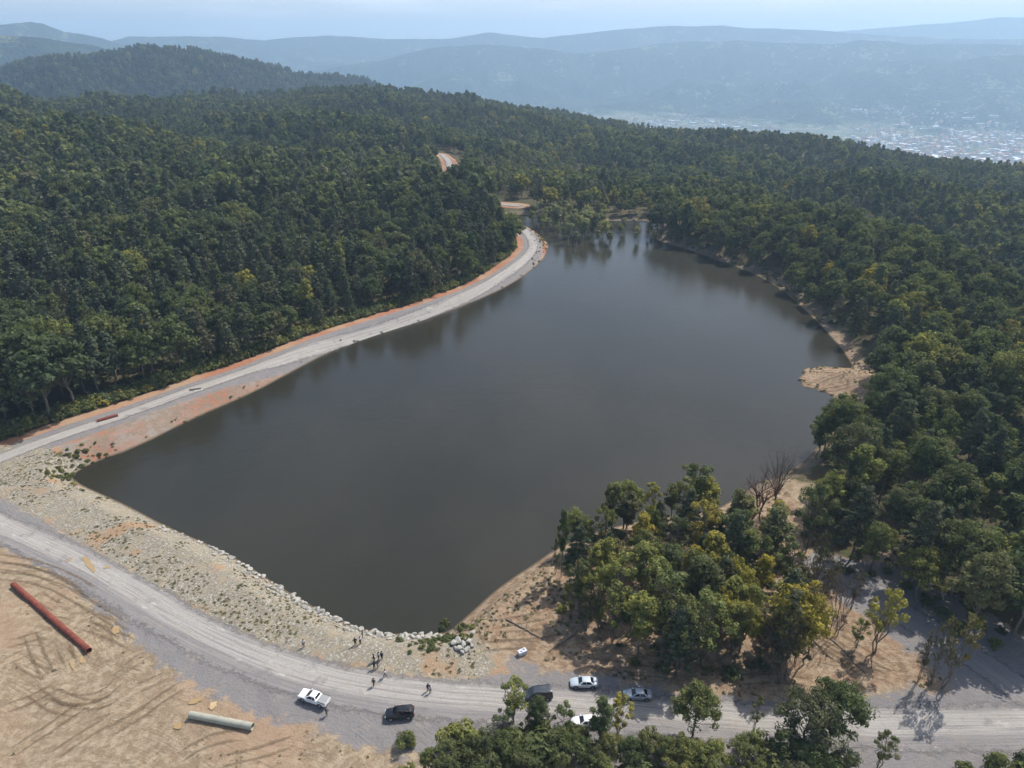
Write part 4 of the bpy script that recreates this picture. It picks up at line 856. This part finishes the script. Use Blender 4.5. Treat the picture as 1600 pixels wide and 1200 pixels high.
M_PLAST = noisy('shaded_white_plastic', (.55,.58,.64), .12, 3, .4)  # white plastic darkened a little: the tree's shade is put into the base colour
pymesh('box_body', *boxV(0, 0, .42, 1.5, .85, .74), M_PLAST, bx, False, .06); pymesh('lid', *boxV(0, 0, .83, 1.56, .91, .07), M_PLAST, bx, False, .025)
pymesh('vent', *multi([boxV(.35, .10, .872, .34, .26, .02), boxV(-.28, -.14, .872, .28, .22, .02)]), M_TRIM, bx); pymesh('skid', *multi([boxV(0, s*.3, .03, 1.4, .12, .06) for s in (-1, 1)]), M_TRIM, bx)
x, y = by_base(305, 609); hw_ = empty('culvert_headwall', (x, y, zat(x, y)-.1), R(20), 'dark low culvert headwall beside the lakeside road', 'culvert')
M_DARKC = noisy('dark_stone', (.07,.06,.055), .3, 2, .9); M_LC = noisy('light_concrete', (.42,.41,.38), .2, 2, .85)
pymesh('pit', *boxV(0, 0, .12, 3.4, 1.3, .4), M_DARKC, hw_, False, .05); pymesh('slab', *boxV(1.0, -1.0, .10, 2.4, .9, .34), M_LC, hw_, False, .05)
def blob(name, x, y, lx, ly, rz, mat, label, lift=.1, seed=0):
    g = np.random.default_rng(seed); n = 40; a = np.arange(n)*6.2832/n; k = 1+.22*np.sin(a*2+g.random()*6)+.12*np.sin(a*5+g.random()*6)+g.normal(size=n)*.03
    X_ = np.cos(a)*lx*k; Y_ = np.sin(a)*ly*k; c, s = math.cos(rz), math.sin(rz); P = np.stack([x+X_*c-Y_*s, y+X_*s+Y_*c], 1)
    P = np.concatenate([P, (P-[x, y])*.5+[x, y], [[x, y]]]); z = zfun(P[:, 0], P[:, 1])+lift
    Fs = [(i, (i+1) % n, n+(i+1) % n, n+i) for i in range(n)]+[(n+i, n+(i+1) % n, 2*n) for i in range(n)]
    o = pymesh(name, np.c_[P, z].tolist(), Fs, mat, None, True); return tag(o, label, 'puddle')
M_MUD = material('muddy_water', (.36,.25,.12), .18, 0, .5)[0]; M_MUD2 = noisy('pale_mud', (.50,.36,.20), .2, 1, .6)
for u, v, lx, ly, ang, lb, mt in [(139,882,3.1,.62,-42,'long ochre puddle on the left part of the dam road',M_MUD),(167,887,.6,.45,0,'small round ochre puddle beside the long one',M_MUD),(108,876,.5,.4,0,'tiny ochre puddle left of the long one',M_MUD),(181,985,1.3,.5,-60,'muddy pool at the foot of the road beside tyre ruts',M_MUD),(306,1096,.9,.55,10,'ochre puddle just above the grey pipe',M_MUD),(333,1103,.7,.6,30,'pale puddle right of the ochre one above the grey pipe',M_MUD2),(278,1135,.9,.5,0,'ochre puddle left of the grey pipe',M_MUD),(113,1040,.9,.28,-55,'narrow mud pool in a rut near the end of the long pipe',M_MUD),(128,1032,.9,.28,-55,'second narrow mud pool nearest the end of the long pipe',M_MUD)]:
    x, y = at(u, v, 3.0)[:2]; x, y = by_base(u, v); blob('puddle', x, y, lx, ly, R(ang), mt, lb, .14, int(u))
def log_(u0, v0, u1, v1, r, label, mat=None):
    a = by_base(u0, v0); b = by_base(u1, v1); n = 8; t = np.linspace(0, 1, n)[:, None]; p = np.array(a)+(np.array(b)-np.array(a))*t; L = np.linalg.norm(np.array(b)-np.array(a))
    p = p+rng.normal(size=p.shape)*L*.012; z = zfun(p[:, 0], p[:, 1])+r*.8; pts = np.c_[p, z]; paths = [(pts, np.linspace(r, r*.45, n))]
    for i in range(2, n-1):
        for _ in range(2):
            d = rng.normal(size=3); d[2] = abs(d[2])*.7+.1; d /= np.linalg.norm(d); paths.append(limb(pts[i], pts[i]+d*L*.13, r*.3, r*.1, rng, 4))
    V, Fq = tubes(paths, 7); o = link(bpy.data.objects.new('fallen_trunk', npmesh('fallen_trunk', V, Fq, True, None, mat or M_BARK))); return tag(o, label, 'log')
M_PALEWOOD = noisy('bleached_wood', (.36,.31,.26), .3, 2, .9)
log_(1262, 888, 1296, 936, .22, 'pale fallen trunk lying across the grey track behind the bare trees', M_PALEWOOD)
log_(858, 1018, 905, 988, .14, 'thin fallen trunk with branches under the left end of the clump')
log_(790, 968, 850, 1000, .16, 'dark fallen trunk on the sand left of the clump')
log_(755, 952, 775, 975, .10, 'bleached branch on the sandy shore corner', M_PALEWOOD)
log_(742, 966, 752, 990, .09, 'shorter bleached branch nearest the lake corner', M_PALEWOOD)
log_(420, 918, 440, 926, .12, 'dark driftwood stick on the stony embankment')
log_(1256, 985, 1300, 1030, .13, 'dark fallen stem at the foot of the leaning bare tree')
log_(1300, 1000, 1352, 1052, .12, 'long dark fallen stem along the dirt bank')

# ------------------------------------------------------------------ boulders, rubble, weeds
M_ROCK = noisy('pale_rock', (.42,.40,.355), .35, 1.4, .9, 0, .2, .03)
def rock(seed, sub=2):
    bm = bmesh.new(); bmesh.ops.create_icosphere(bm, subdivisions=sub, radius=.5); g = random.Random(seed); pl = [(Vector((g.gauss(0,1), g.gauss(0,1), g.gauss(0,1))).normalized(), .26+.16*g.random()) for _ in range(9)]
    for v in bm.verts:
        v.co *= 1+.22*mnoise.noise(v.co*2.2+Vector((seed, 0, 0)))
        for n, d in pl:
            e = v.co.dot(n)-d
            if e > 0: v.co -= n*e
        v.co.x *= 1.25; v.co.z *= .8
    me = bpy.data.meshes.new('boulder'); bm.to_mesh(me); bm.free(); me.materials.append(M_ROCK); return me
ROCKS = [rock(i) for i in range(7)]
def boulder(x, y, s, label, group, sink=.25):
    o = link(bpy.data.objects.new('boulder', random.choice(ROCKS))); o.scale = (s, s*random.uniform(.7, 1), s*random.uniform(.7, 1.1)); o.rotation_euler = (random.uniform(-.4, .4), random.uniform(-.4, .4), random.uniform(0, 6.3))
    o.location = (x, y, max(zat(x, y), -.1)+s*(.4-sink)); return tag(o, label, 'boulder', group)
EDGE = P2([(255,822),(330,854),(375,877),(420,907),(480,945),(540,974),(575,987),(620,993),(690,992)], 0.2)
Lx = np.concatenate([[0], np.cumsum(np.linalg.norm(np.diff(EDGE, axis=0), axis=1))])
for row, (n_, off, s0, s1) in enumerate([(80, .3, .9, 1.7), (62, 1.5, .7, 1.5), (30, 2.6, .5, 1.1)]):
    for i in range(n_):
        f = (i+random.random())/n_; f = f**.8; s = f*Lx[-1]; x = np.interp(s, Lx, EDGE[:, 0]); y = np.interp(s, Lx, EDGE[:, 1]); k = min(len(EDGE)-2, int(np.searchsorted(Lx, s, 'right')-1)); t = EDGE[k+1]-EDGE[k]; t /= np.linalg.norm(t)
        sc_ = random.uniform(s0*.7, s1)*(.6+.45*f)*random.choice([.7, 1, 1, 1.25]); o_ = off+random.uniform(-.4, .4)
        boulder(x+t[1]*o_, y-t[0]*o_, sc_, 'pale angular boulder in the rock edging along the dam waterline', 'boulders edging the dam waterline')
for u, v, s in [(708,1006,1.3),(716,1002,1.5),(724,1008,1.6),(719,1015,1.4),(729,1016,1.2),(733,1004,1.3),(712,1014,.9),(722,1020,1.0),(737,1010,.9),(728,998,.9),(739,990,1.1)]:
    x, y = by_base(u, v); boulder(x, y, s, 'pale boulder in the heap at the lake corner beside the sand', 'boulders heaped at the lake corner', .2)
RC = bpy.data.collections.new('stone_models')
for i, m_ in enumerate(ROCKS[:5]): RC.objects.link(bpy.data.objects.new('stone_model_%d' % i, rock(40+i, 1)))
def inpoly(P, n, cond=None, z=0):
    lo = P.min(0); hi = P.max(0); x = rng.uniform(lo[0], hi[0], n); y = rng.uniform(lo[1], hi[1], n); m = (sdpoly(x, y, P) < 0); m &= lake_sd(x, y) > .2
    rd = np.minimum(dline(x, y, ROAD_DAM), dline(x, y, ROAD_LAKE)); m &= rd > 4.5; return x[m], y[m]
x, y = inpoly(EMB, 9000); k = fbm(x, y, 14, 3, 3) > -.05; x, y = x[k], y[k]; n = len(x)
scatter('rubble', np.stack([x, y, zfun(x, y)], 1), rng.random(n)*6.3, .08+.34*rng.random(n)**3, rng.integers(0, 5, n), rng.random(n), RC)
M_STRAW = leaf_mat('straw_weeds', [(.17,.17,.08), (.23,.215,.11), (.32,.28,.16), (.40,.34,.22)], .4)
WC = bpy.data.collections.new('straw_models')
for i in range(4):
    c, t = gen_tree('bush', 980+i, 9, .75); c[0][:, 2] *= .55; WC.objects.link(bpy.data.objects.new('straw_model_%d' % i, join_mesh('straw_model', c, t, M_STRAW, M_BARK)))
BC = bpy.data.collections.new('weed_models')
for i in range(4):
    c, t = gen_tree('bush', 960+i, 22, .42 if i < 2 else .3); BC.objects.link(bpy.data.objects.new('weed_model_%d' % i, join_mesh('weed_model', c, t, M_LEAF, M_BARK)))
gx = []; 
for P, nn, thr, lo, hi, t0 in ((EMB, 40000, -.05, .05, .20, .62), (DIRT, 30000, .06, .04, .17, .74), (SAND, 12000, .05, .05, .24, .58), (SPIT, 5000, .05, .05, .22, .6)):
    x, y = inpoly(P, nn); k = fbm(x, y, 16, 4, 21) > thr; x, y = x[k], y[k]; n = len(x)
    if P is DIRT: k = (x > at(330, 1100, 2)[0]) | (rng.random(n) < .12); x, y = x[k], y[k]; n = len(x)
    gx.append(np.stack([x, y, zfun(x, y)-.1, lo+(hi-lo)*rng.random(n)**2, t0+.2*rng.normal(size=n)], 1))
# waterline weeds
q = LAKEW[rng.integers(0, len(LAKEW), 900)]; q2 = q+rng.normal(size=q.shape)*3; s_ = lake_sd(q2[:, 0], q2[:, 1]); k = (s_ > .1) & (s_ < 3) & (np.hypot(q2[:,0], q2[:,1]) > 150); q2 = q2[k]; n = len(q2)
gx.append(np.stack([q2[:, 0], q2[:, 1], zfun(q2[:, 0], q2[:, 1]), .08+.28*rng.random(n)**2, .5+.2*rng.normal(size=n)], 1))
G_ = np.concatenate(gx); n = len(G_)
scatter('weeds', G_[:, :3], rng.random(n)*6.3, G_[:, 3], rng.integers(0, 4, n), G_[:, 4], WC)
# undergrowth at the foot of the woods
x = []; y = []
RL, s_ = resample(ROAD_LAKE, .8); N_ = np.gradient(RL, axis=0); N_ /= np.linalg.norm(N_, axis=1)[:, None]; N_ = np.stack([-N_[:, 1], N_[:, 0]], 1)
for kk in range(5):
    o_ = 10.0+kk*1.0+rng.random(len(RL))*1.5; q = RL+N_*o_[:, None]; x.append(q[:, 0]); y.append(q[:, 1])
x = np.concatenate(x); y = np.concatenate(y); k = (dline(x, y, ROAD_LAKE) > 9.4) & (lake_sd(x, y) > 9) & (fbm(x, y, 18, 2, 2) > -.35); x, y = x[k], y[k]
fx, fy = woods(90, 420, 3.2); k = ok(fx, fy); fx, fy = fx[k], fy[k]; k = rng.random(len(fx)) < .5; fx, fy = fx[k], fy[k]
ex, ey = [], []
for u, v, n_, sp_ in [(140,712,60,3.0),(100,738,40,1.8),(700,1000,30,1.5),(670,1012,20,2),(720,975,20,1.5)]:
    a = at(u, v, 2.)[:2]; ex.append(a[0]+rng.normal(size=n_)*sp_); ey.append(a[1]+rng.normal(size=n_)*sp_*.8)
q = LAKEW[rng.integers(0, len(LAKEW), 6000)]; q = q+rng.normal(size=q.shape)*4; s_ = lake_sd(q[:, 0], q[:, 1]); kk = (s_ > .3) & (s_ < 8) & (q[:, 1] > 185) & (q[:, 0] > 10) & (sdpoly(q[:, 0], q[:, 1], SPIT) > 0) & (fbm(q[:, 0], q[:, 1], 15, 2, 44) > -.1); ex.append(q[kk, 0]); ey.append(q[kk, 1])
ex = np.concatenate(ex); ey = np.concatenate(ey); k = lake_sd(ex, ey) > .2; ex, ey = ex[k], ey[k]
sz = np.concatenate([.5+.95*rng.random(len(x))**1.5, .3+.6*rng.random(len(fx)), .15+.25*rng.random(len(ex))]); tn = np.concatenate([.5+.15*rng.normal(size=len(x)), .3+.15*rng.normal(size=len(fx)), .5+.1*rng.normal(size=len(ex))])
x = np.concatenate([x, fx, ex]); y = np.concatenate([y, fy, ey]); n = len(x)
scatter('undergrowth', np.stack([x, y, zfun(x, y)-.1], 1), rng.random(n)*6.3, sz, rng.integers(0, 4, n), tn, BC)
for u, v, s, lb in [(696,974,.5,'small dark tuft standing in the water near the lake corner'),(690,984,.4,'small green tuft at the waterline by the last boulders'),(1172,806,.5,'small dark tuft on the sand left of the russet trees')]:
    x, y = by_base(u, v) if v != 974 else at(u, v, 0)[:2]; tree('bush', x, y, 3.2*s, lb, None, .3, 1.0, max(zat(x, y), -.1))
# ------------------------------------------------------------------ people
def skin(name, J, E, rad, mat, parent, sub=1, root=0):
    me = bpy.data.meshes.new(name); me.from_pydata([tuple(p) for p in J], E, []); o = link(bpy.data.objects.new(name, me), parent); me.materials.append(mat)
    md = o.modifiers.new('skin', 'SKIN'); md.use_smooth_shade = True
    for i, r_ in enumerate(rad):
        sv = me.skin_vertices[0].data[i]; sv.radius = (r_, r_) if not isinstance(r_, tuple) else r_; sv.use_root = (i == root)
    if sub: s = o.modifiers.new('sub', 'SUBSURF'); s.levels = sub; s.render_levels = sub
    return o
M_SKIN = material('skin', (.45,.27,.19), .6)[0]; M_HAIR = material('hair', (.025,.02,.017), .7)[0]; M_SHOE = material('shoes', (.04,.035,.03), .6)[0]
CL = {n: noisy(n+'_cloth', c, .2, 6, .9) for n, c in dict(white=(.75,.76,.78), black=(.02,.02,.023), navy=(.03,.04,.08), grey=(.28,.28,.30), blue=(.30,.42,.58), darkgrey=(.07,.07,.08), khaki=(.25,.21,.15), green=(.25,.36,.27)).items()}
def person(u, v, rz, top, legs, label, pose='stand', group=None, H=1.75):
    x, y = by_base(u, v); k = H/1.75; ro = empty('person', (x, y, zat(x, y)+.03), R(rz), label, 'person', group); ro.scale = (k, k, k)
    st = .0 if pose != 'walk' else .24
    hip = [(-.09,0,.92),(.09,0,.92)]; kn = [(-.10,.06+st*.7,.50),(.10,.06-st*.3,.50)]; an = [(-.11,0+st,.09),(.11,0-st*1.2,.10)]; toe = [(-.13,.17+st,.04),(.13,.17-st*1.1,.05)]
    sh = [(-.19,0,1.43),(.19,0,1.43)]
    if pose == 'hips': el = [(-.40,-.10,1.18),(.40,-.10,1.18)]; wr = [(-.20,.06,1.00),(.20,.06,1.00)]
    elif pose == 'talk': el = [(-.27,.05,1.15),(.28,.03,1.14)]; wr = [(-.16,.28,1.22),(.20,.26,1.08)]
    elif pose == 'walk': el = [(-.26,-.12,1.16),(.26,.10,1.16)]; wr = [(-.26,-.06,.90),(.25,.26,.96)]
    else: el = [(-.26,-.02,1.15),(.26,-.02,1.15)]; wr = [(-.27,.06,.90),(.27,.05,.90)]
    J = [(0,0,.97),(0,0,1.15),(0,0,1.38),(0,.0,1.50),(0,.02,1.60),(0,.025,1.70)]; rd = [.13,.125,.13,.055,.085,.075]; E = [(0,1),(1,2),(2,3),(3,4),(4,5)]
    def add(p, par, r_): J.append(p); rd.append(r_); E.append((par, len(J)-1)); return len(J)-1
    J.append((0,.115,1.615)); rd.append(.016); E.append((4, 6))   # nose
    for s in (0, 1):
        h = add(hip[s], 0, .095); q = add(kn[s], h, .062); a = add(an[s], q, .045); add(toe[s], a, .04)
        c = add(sh[s], 2, .065); e = add(el[s], c, .046); w_ = add(wr[s], e, .032)
        d = Vector(wr[s])-Vector(el[s]); d.normalize(); sd_ = d.cross(Vector((0, 0, 1)));
        if sd_.length < .2: sd_ = Vector((0, 1, 0))
        sd_.normalize(); P = Vector(wr[s])+d*.07; pm = add(tuple(P), w_, .032)
        for f in range(4):
            b_ = P+sd_*(.028*(f-1.5))+d*.02; m_ = b_+d*(.035+.006*(f in (1, 2))); t_ = m_+d*.025+Vector((0, .012, -.008)); i1 = add(tuple(m_), pm, .0095); add(tuple(t_), i1, .0085)
        th_ = Vector(wr[s])+d*.03+sd_*.05*(1 if s else -1); i1 = add(tuple(th_), w_, .011); add(tuple(th_+d*.03), i1, .0095)
    skin('body', J, E, rd, M_SKIN, ro, 1, 0)
    mid = [(sh[s][i]*.5+el[s][i]*.5) for s in (0, 1) for i in range(3)]
    short = top in ('white', 'blue', 'green'); en = [el[0], el[1]] if short else wr
    Jt = [(0,0,.93),(0,0,1.15),(0,0,1.38),(0,0,1.46),sh[0],sh[1],el[0],el[1]]; Et = [(0,1),(1,2),(2,3),(2,4),(2,5),(4,6),(5,7)]; rt = [.155,.145,.15,.09,.085,.085,.062,.062]
    if not short: Jt += [wr[0], wr[1]]; Et += [(6,8),(7,9)]; rt += [.045,.045]
    skin('shirt', Jt, Et, rt, CL[top], ro, 1, 1)
    skin('trousers', [(0,0,.96),hip[0],hip[1],kn[0],kn[1],(an[0][0],an[0][1],.12),(an[1][0],an[1][1],.12)], [(0,1),(0,2),(1,3),(2,4),(3,5),(4,6)], [.15,.115,.115,.082,.082,.065,.065], CL[legs], ro, 1, 0)
    skin('hair', [(0,-.03,1.66),(0,.0,1.73),(0,-.06,1.60)], [(0,1),(0,2)], [.098,.082,.07], M_HAIR, ro, 1, 0)
    for s in (0, 1): skin('shoe', [(an[s][0],an[s][1]-.03,.06),toe[s]], [(0,1)], [.055,.045], M_SHOE, ro, 1, 0)
    return ro
person(475, 1011, 200, 'white', 'black', 'person in a white shirt standing apart on the stony embankment')
person(555.5, 1008, 10, 'black', 'black', 'person in black, left one of the pair by the boulders', 'hips')
person(563.5, 1006, 60, 'white', 'black', 'person in a pale top and black trousers, right one of the pair by the boulders')
person(567, 996, 90, 'darkgrey', 'grey', 'person in grey close behind the pair near the boulders')
person(584.5, 1034, -60, 'black', 'black', 'person in black at the left of the talking group', 'talk')
person(592, 1031, 120, 'blue', 'navy', 'person in a light blue shirt in the middle of the talking group', 'talk')
person(597, 1030, 160, 'black', 'black', 'person in black at the right of the talking group')
person(585, 1045, 20, 'black', 'black', 'person in black nearest the road in the talking group', 'hips')
person(591, 1044, 70, 'darkgrey', 'grey', 'person in grey trousers beside the one in black, front of the talking group')
person(584.5, 1072, 150, 'black', 'darkgrey', 'person in black walking on the road edge', 'walk')
person(602, 1058, 100, 'white', 'darkgrey', 'person in a white shirt walking at the grass edge of the road', 'walk')
person(669, 1080, 30, 'darkgrey', 'black', 'dark dressed person, rear one of the pair on the road')
person(672.5, 1083, 200, 'white', 'black', 'person in a white shirt, front one of the pair on the road', 'talk')
person(511, 1118, 160, 'darkgrey', 'khaki', 'person in dark clothes standing behind the white pickup', 'hips')

# ------------------------------------------------------------------ the town in the valley
M_WALLS = [noisy('house_wall_'+n, c, .12, .2, .9) for n, c in (('white',(.76,.76,.75)),('cream',(.66,.58,.45)),('grey',(.5,.5,.5)))]
M_TILE = noisy('roof_tiles', (.40,.19,.13), .2, .3, .9); M_PLAIN = noisy('flat_roof', (.80,.81,.82), .1, .2, .6); M_WIN = material('window_dark', (.05,.06,.08), .2)[0]
def house_mesh(name, w_, d_, h_, wall, flat):
    V = [(-w_/2,-d_/2,-6),(w_/2,-d_/2,-6),(w_/2,d_/2,-6),(-w_/2,d_/2,-6),(-w_/2,-d_/2,h_),(w_/2,-d_/2,h_),(w_/2,d_/2,h_),(-w_/2,d_/2,h_)]
    Fs = [(0,1,5,4),(1,2,6,5),(2,3,7,6),(3,0,4,7)]; mi = [0]*4; e = .6; rh = .25*d_ if not flat else .5
    b = len(V); V += [(-w_/2-e,-d_/2-e,h_),(w_/2+e,-d_/2-e,h_),(w_/2+e,d_/2+e,h_),(-w_/2-e,d_/2+e,h_)]
    if flat: V += [(x, y, h_+rh) for x, y, _ in V[b:b+4]]; Fs += [(b,b+1,b+5,b+4),(b+1,b+2,b+6,b+5),(b+2,b+3,b+7,b+6),(b+3,b,b+4,b+7),(b+4,b+5,b+6,b+7),(b+3,b+2,b+1,b)]
    else: V += [(-w_/2+d_*.3,0,h_+rh),(w_/2-d_*.3,0,h_+rh)]; Fs += [(b,b+1,b+5,b+4),(b+1,b+2,b+5),(b+2,b+3,b+4,b+5),(b+3,b,b+4),(b+3,b+2,b+1,b)]
    mi += [1]*(len(Fs)-4)
    fl = int(h_//3)
    for f in range(fl):
        for s, L_, hor in ((-1, w_, 0), (1, w_, 0), (-1, d_, 1), (1, d_, 1)):
            nw = max(2, int(L_//3.2))
            for i in range(nw):
                c = -L_/2+L_*(i+.5)/nw; z0 = f*3+1.0; b = len(V)
                for du, dz in ((-.6,0),(.6,0),(.6,1.3),(-.6,1.3)):
                    V.append((c+du, s*(d_/2+.03), z0+dz) if not hor else (s*(w_/2+.03), c+du, z0+dz))
                Fs.append((b,b+1,b+2,b+3)); mi.append(2)
    me = bpy.data.meshes.new(name); me.from_pydata(V, [], Fs)
    for m_ in (wall, M_PLAIN if flat else M_TILE, M_WIN): me.materials.append(m_)
    me.polygons.foreach_set('material_index', mi); return me
HM = [house_mesh('house', 13, 10, 7, M_WALLS[0], False), house_mesh('house', 15, 11, 9.5, M_WALLS[1], False), house_mesh('house', 12, 10, 6.5, M_WALLS[0], True), house_mesh('house', 17, 12, 9, M_WALLS[2], False), house_mesh('apartment_block', 22, 14, 19, M_WALLS[0], True), house_mesh('apartment_block', 18, 15, 24, M_WALLS[1], False), house_mesh('warehouse', 60, 26, 8, M_WALLS[2], True)]
n = 7500; u = rng.uniform(840, 1720, n); d = 500/(-(-SP+(600-rng.uniform(178, 272, n))/F*CP)); xx = (u-800)/F*d; yy = np.sqrt(np.maximum((CP*d)**2, 1))*1.08
k = fbm(xx, yy, 420, 4, 9) > -.12-.25*(u > 1300); k &= (yy > 2300) & (yy < 6400); xx, yy, u = xx[k], yy[k], u[k]; zz = zfun(xx, yy)
k = (zz < -300) & ((zz < -385) | (rng.random(len(zz)) < .6)); xx, yy, zz, u = xx[k], yy[k], zz[k], u[k]
pu, pv, pd = proj(xx, yy, zz+5); ridge = np.interp(pu, [840,960,1000,1170,1350,1460,1600], [180,194,204,210,235,255,280]); k = pv < ridge+1; xx, yy, zz, pd = xx[k], yy[k], zz[k], pd[k]
typ = rng.choice(7, len(xx), p=[.27,.17,.2,.12,.12,.07,.05]); rot = np.round(rng.random(len(xx))*4)*math.pi/2+.35+fbm(xx, yy, 600, 2, 4)
size = np.array([12,14,12,16,30,32,60])[typ]/pd; o_ = np.argsort(-size); NI = min(290, len(o_))
lab = {0: ('hipped roof house', 'house'), 1: ('cream house with red tiled roof', 'house'), 2: ('white flat roofed house', 'house'), 3: ('grey house with red tiled roof', 'house'), 4: ('white flat roofed apartment block', 'building'), 5: ('cream apartment block with tiled roof', 'building'), 6: ('long pale roofed warehouse', 'building')}
for i in o_[:NI]:
    t_ = int(typ[i]); ob = link(bpy.data.objects.new(HM[t_].name.split('.')[0], HM[t_])); ob.location = (xx[i], yy[i], zz[i]); ob.rotation_euler = (0, 0, rot[i]); tag(ob, 'far off '+lab[t_][0]+' in the hazy valley town', lab[t_][1], lab[t_][0]+'s of the valley town')
HC = bpy.data.collections.new('house_models')
for i, m_ in enumerate(HM): HC.objects.link(bpy.data.objects.new('house_model_%d' % i, m_))
rest = o_[NI:]; q = rest
# a few hamlets on the far slopes join the rest
hu = rng.uniform(500, 1600, 90); hd = rng.uniform(4800, 8200, 90); hx = (hu-800)/F*hd; hy = hd*.95; kx = fbm(hx, hy, 900, 3, 77) > .12; hx, hy = hx[kx], hy[kx]
print('town', len(o_))
PX = np.concatenate([xx[q], hx]); PY = np.concatenate([yy[q], hy]); PZ = np.concatenate([zz[q], zfun(hx, hy)]); n = len(PX)
scatter('distant_town', np.stack([PX, PY, PZ], 1), np.concatenate([rot[q], rng.random(len(hx))*6]), np.ones(n), np.concatenate([typ[q], rng.integers(0, 4, len(hx))]), np.zeros(n), HC)
# ------------------------------------------------------------------ the air
def haze():
    me = bpy.data.meshes.new('haze'); bm = bmesh.new(); bmesh.ops.create_cube(bm, size=1)
    bmesh.ops.scale(bm, vec=(37000, 18500, 1060), verts=bm.verts); bmesh.ops.translate(bm, vec=(0, 8200, 20), verts=bm.verts); bm.to_mesh(me); bm.free()
    o = link(bpy.data.objects.new('haze', me)); m = bpy.data.materials.new('haze_air'); m.use_nodes = True; t = m.node_tree; t.nodes.clear()
    out = t.nodes.new('ShaderNodeOutputMaterial'); v = t.nodes.new('ShaderNodeVolumePrincipled'); v.inputs['Color'].default_value = (.53, .745, .985, 1)
    v.inputs['Density'].default_value = 1.4e-4; v.inputs['Anisotropy'].default_value = .3; t.links.new(v.outputs[0], out.inputs['Volume']); me.materials.append(m)
    tag(o, kind='stuff')
haze()
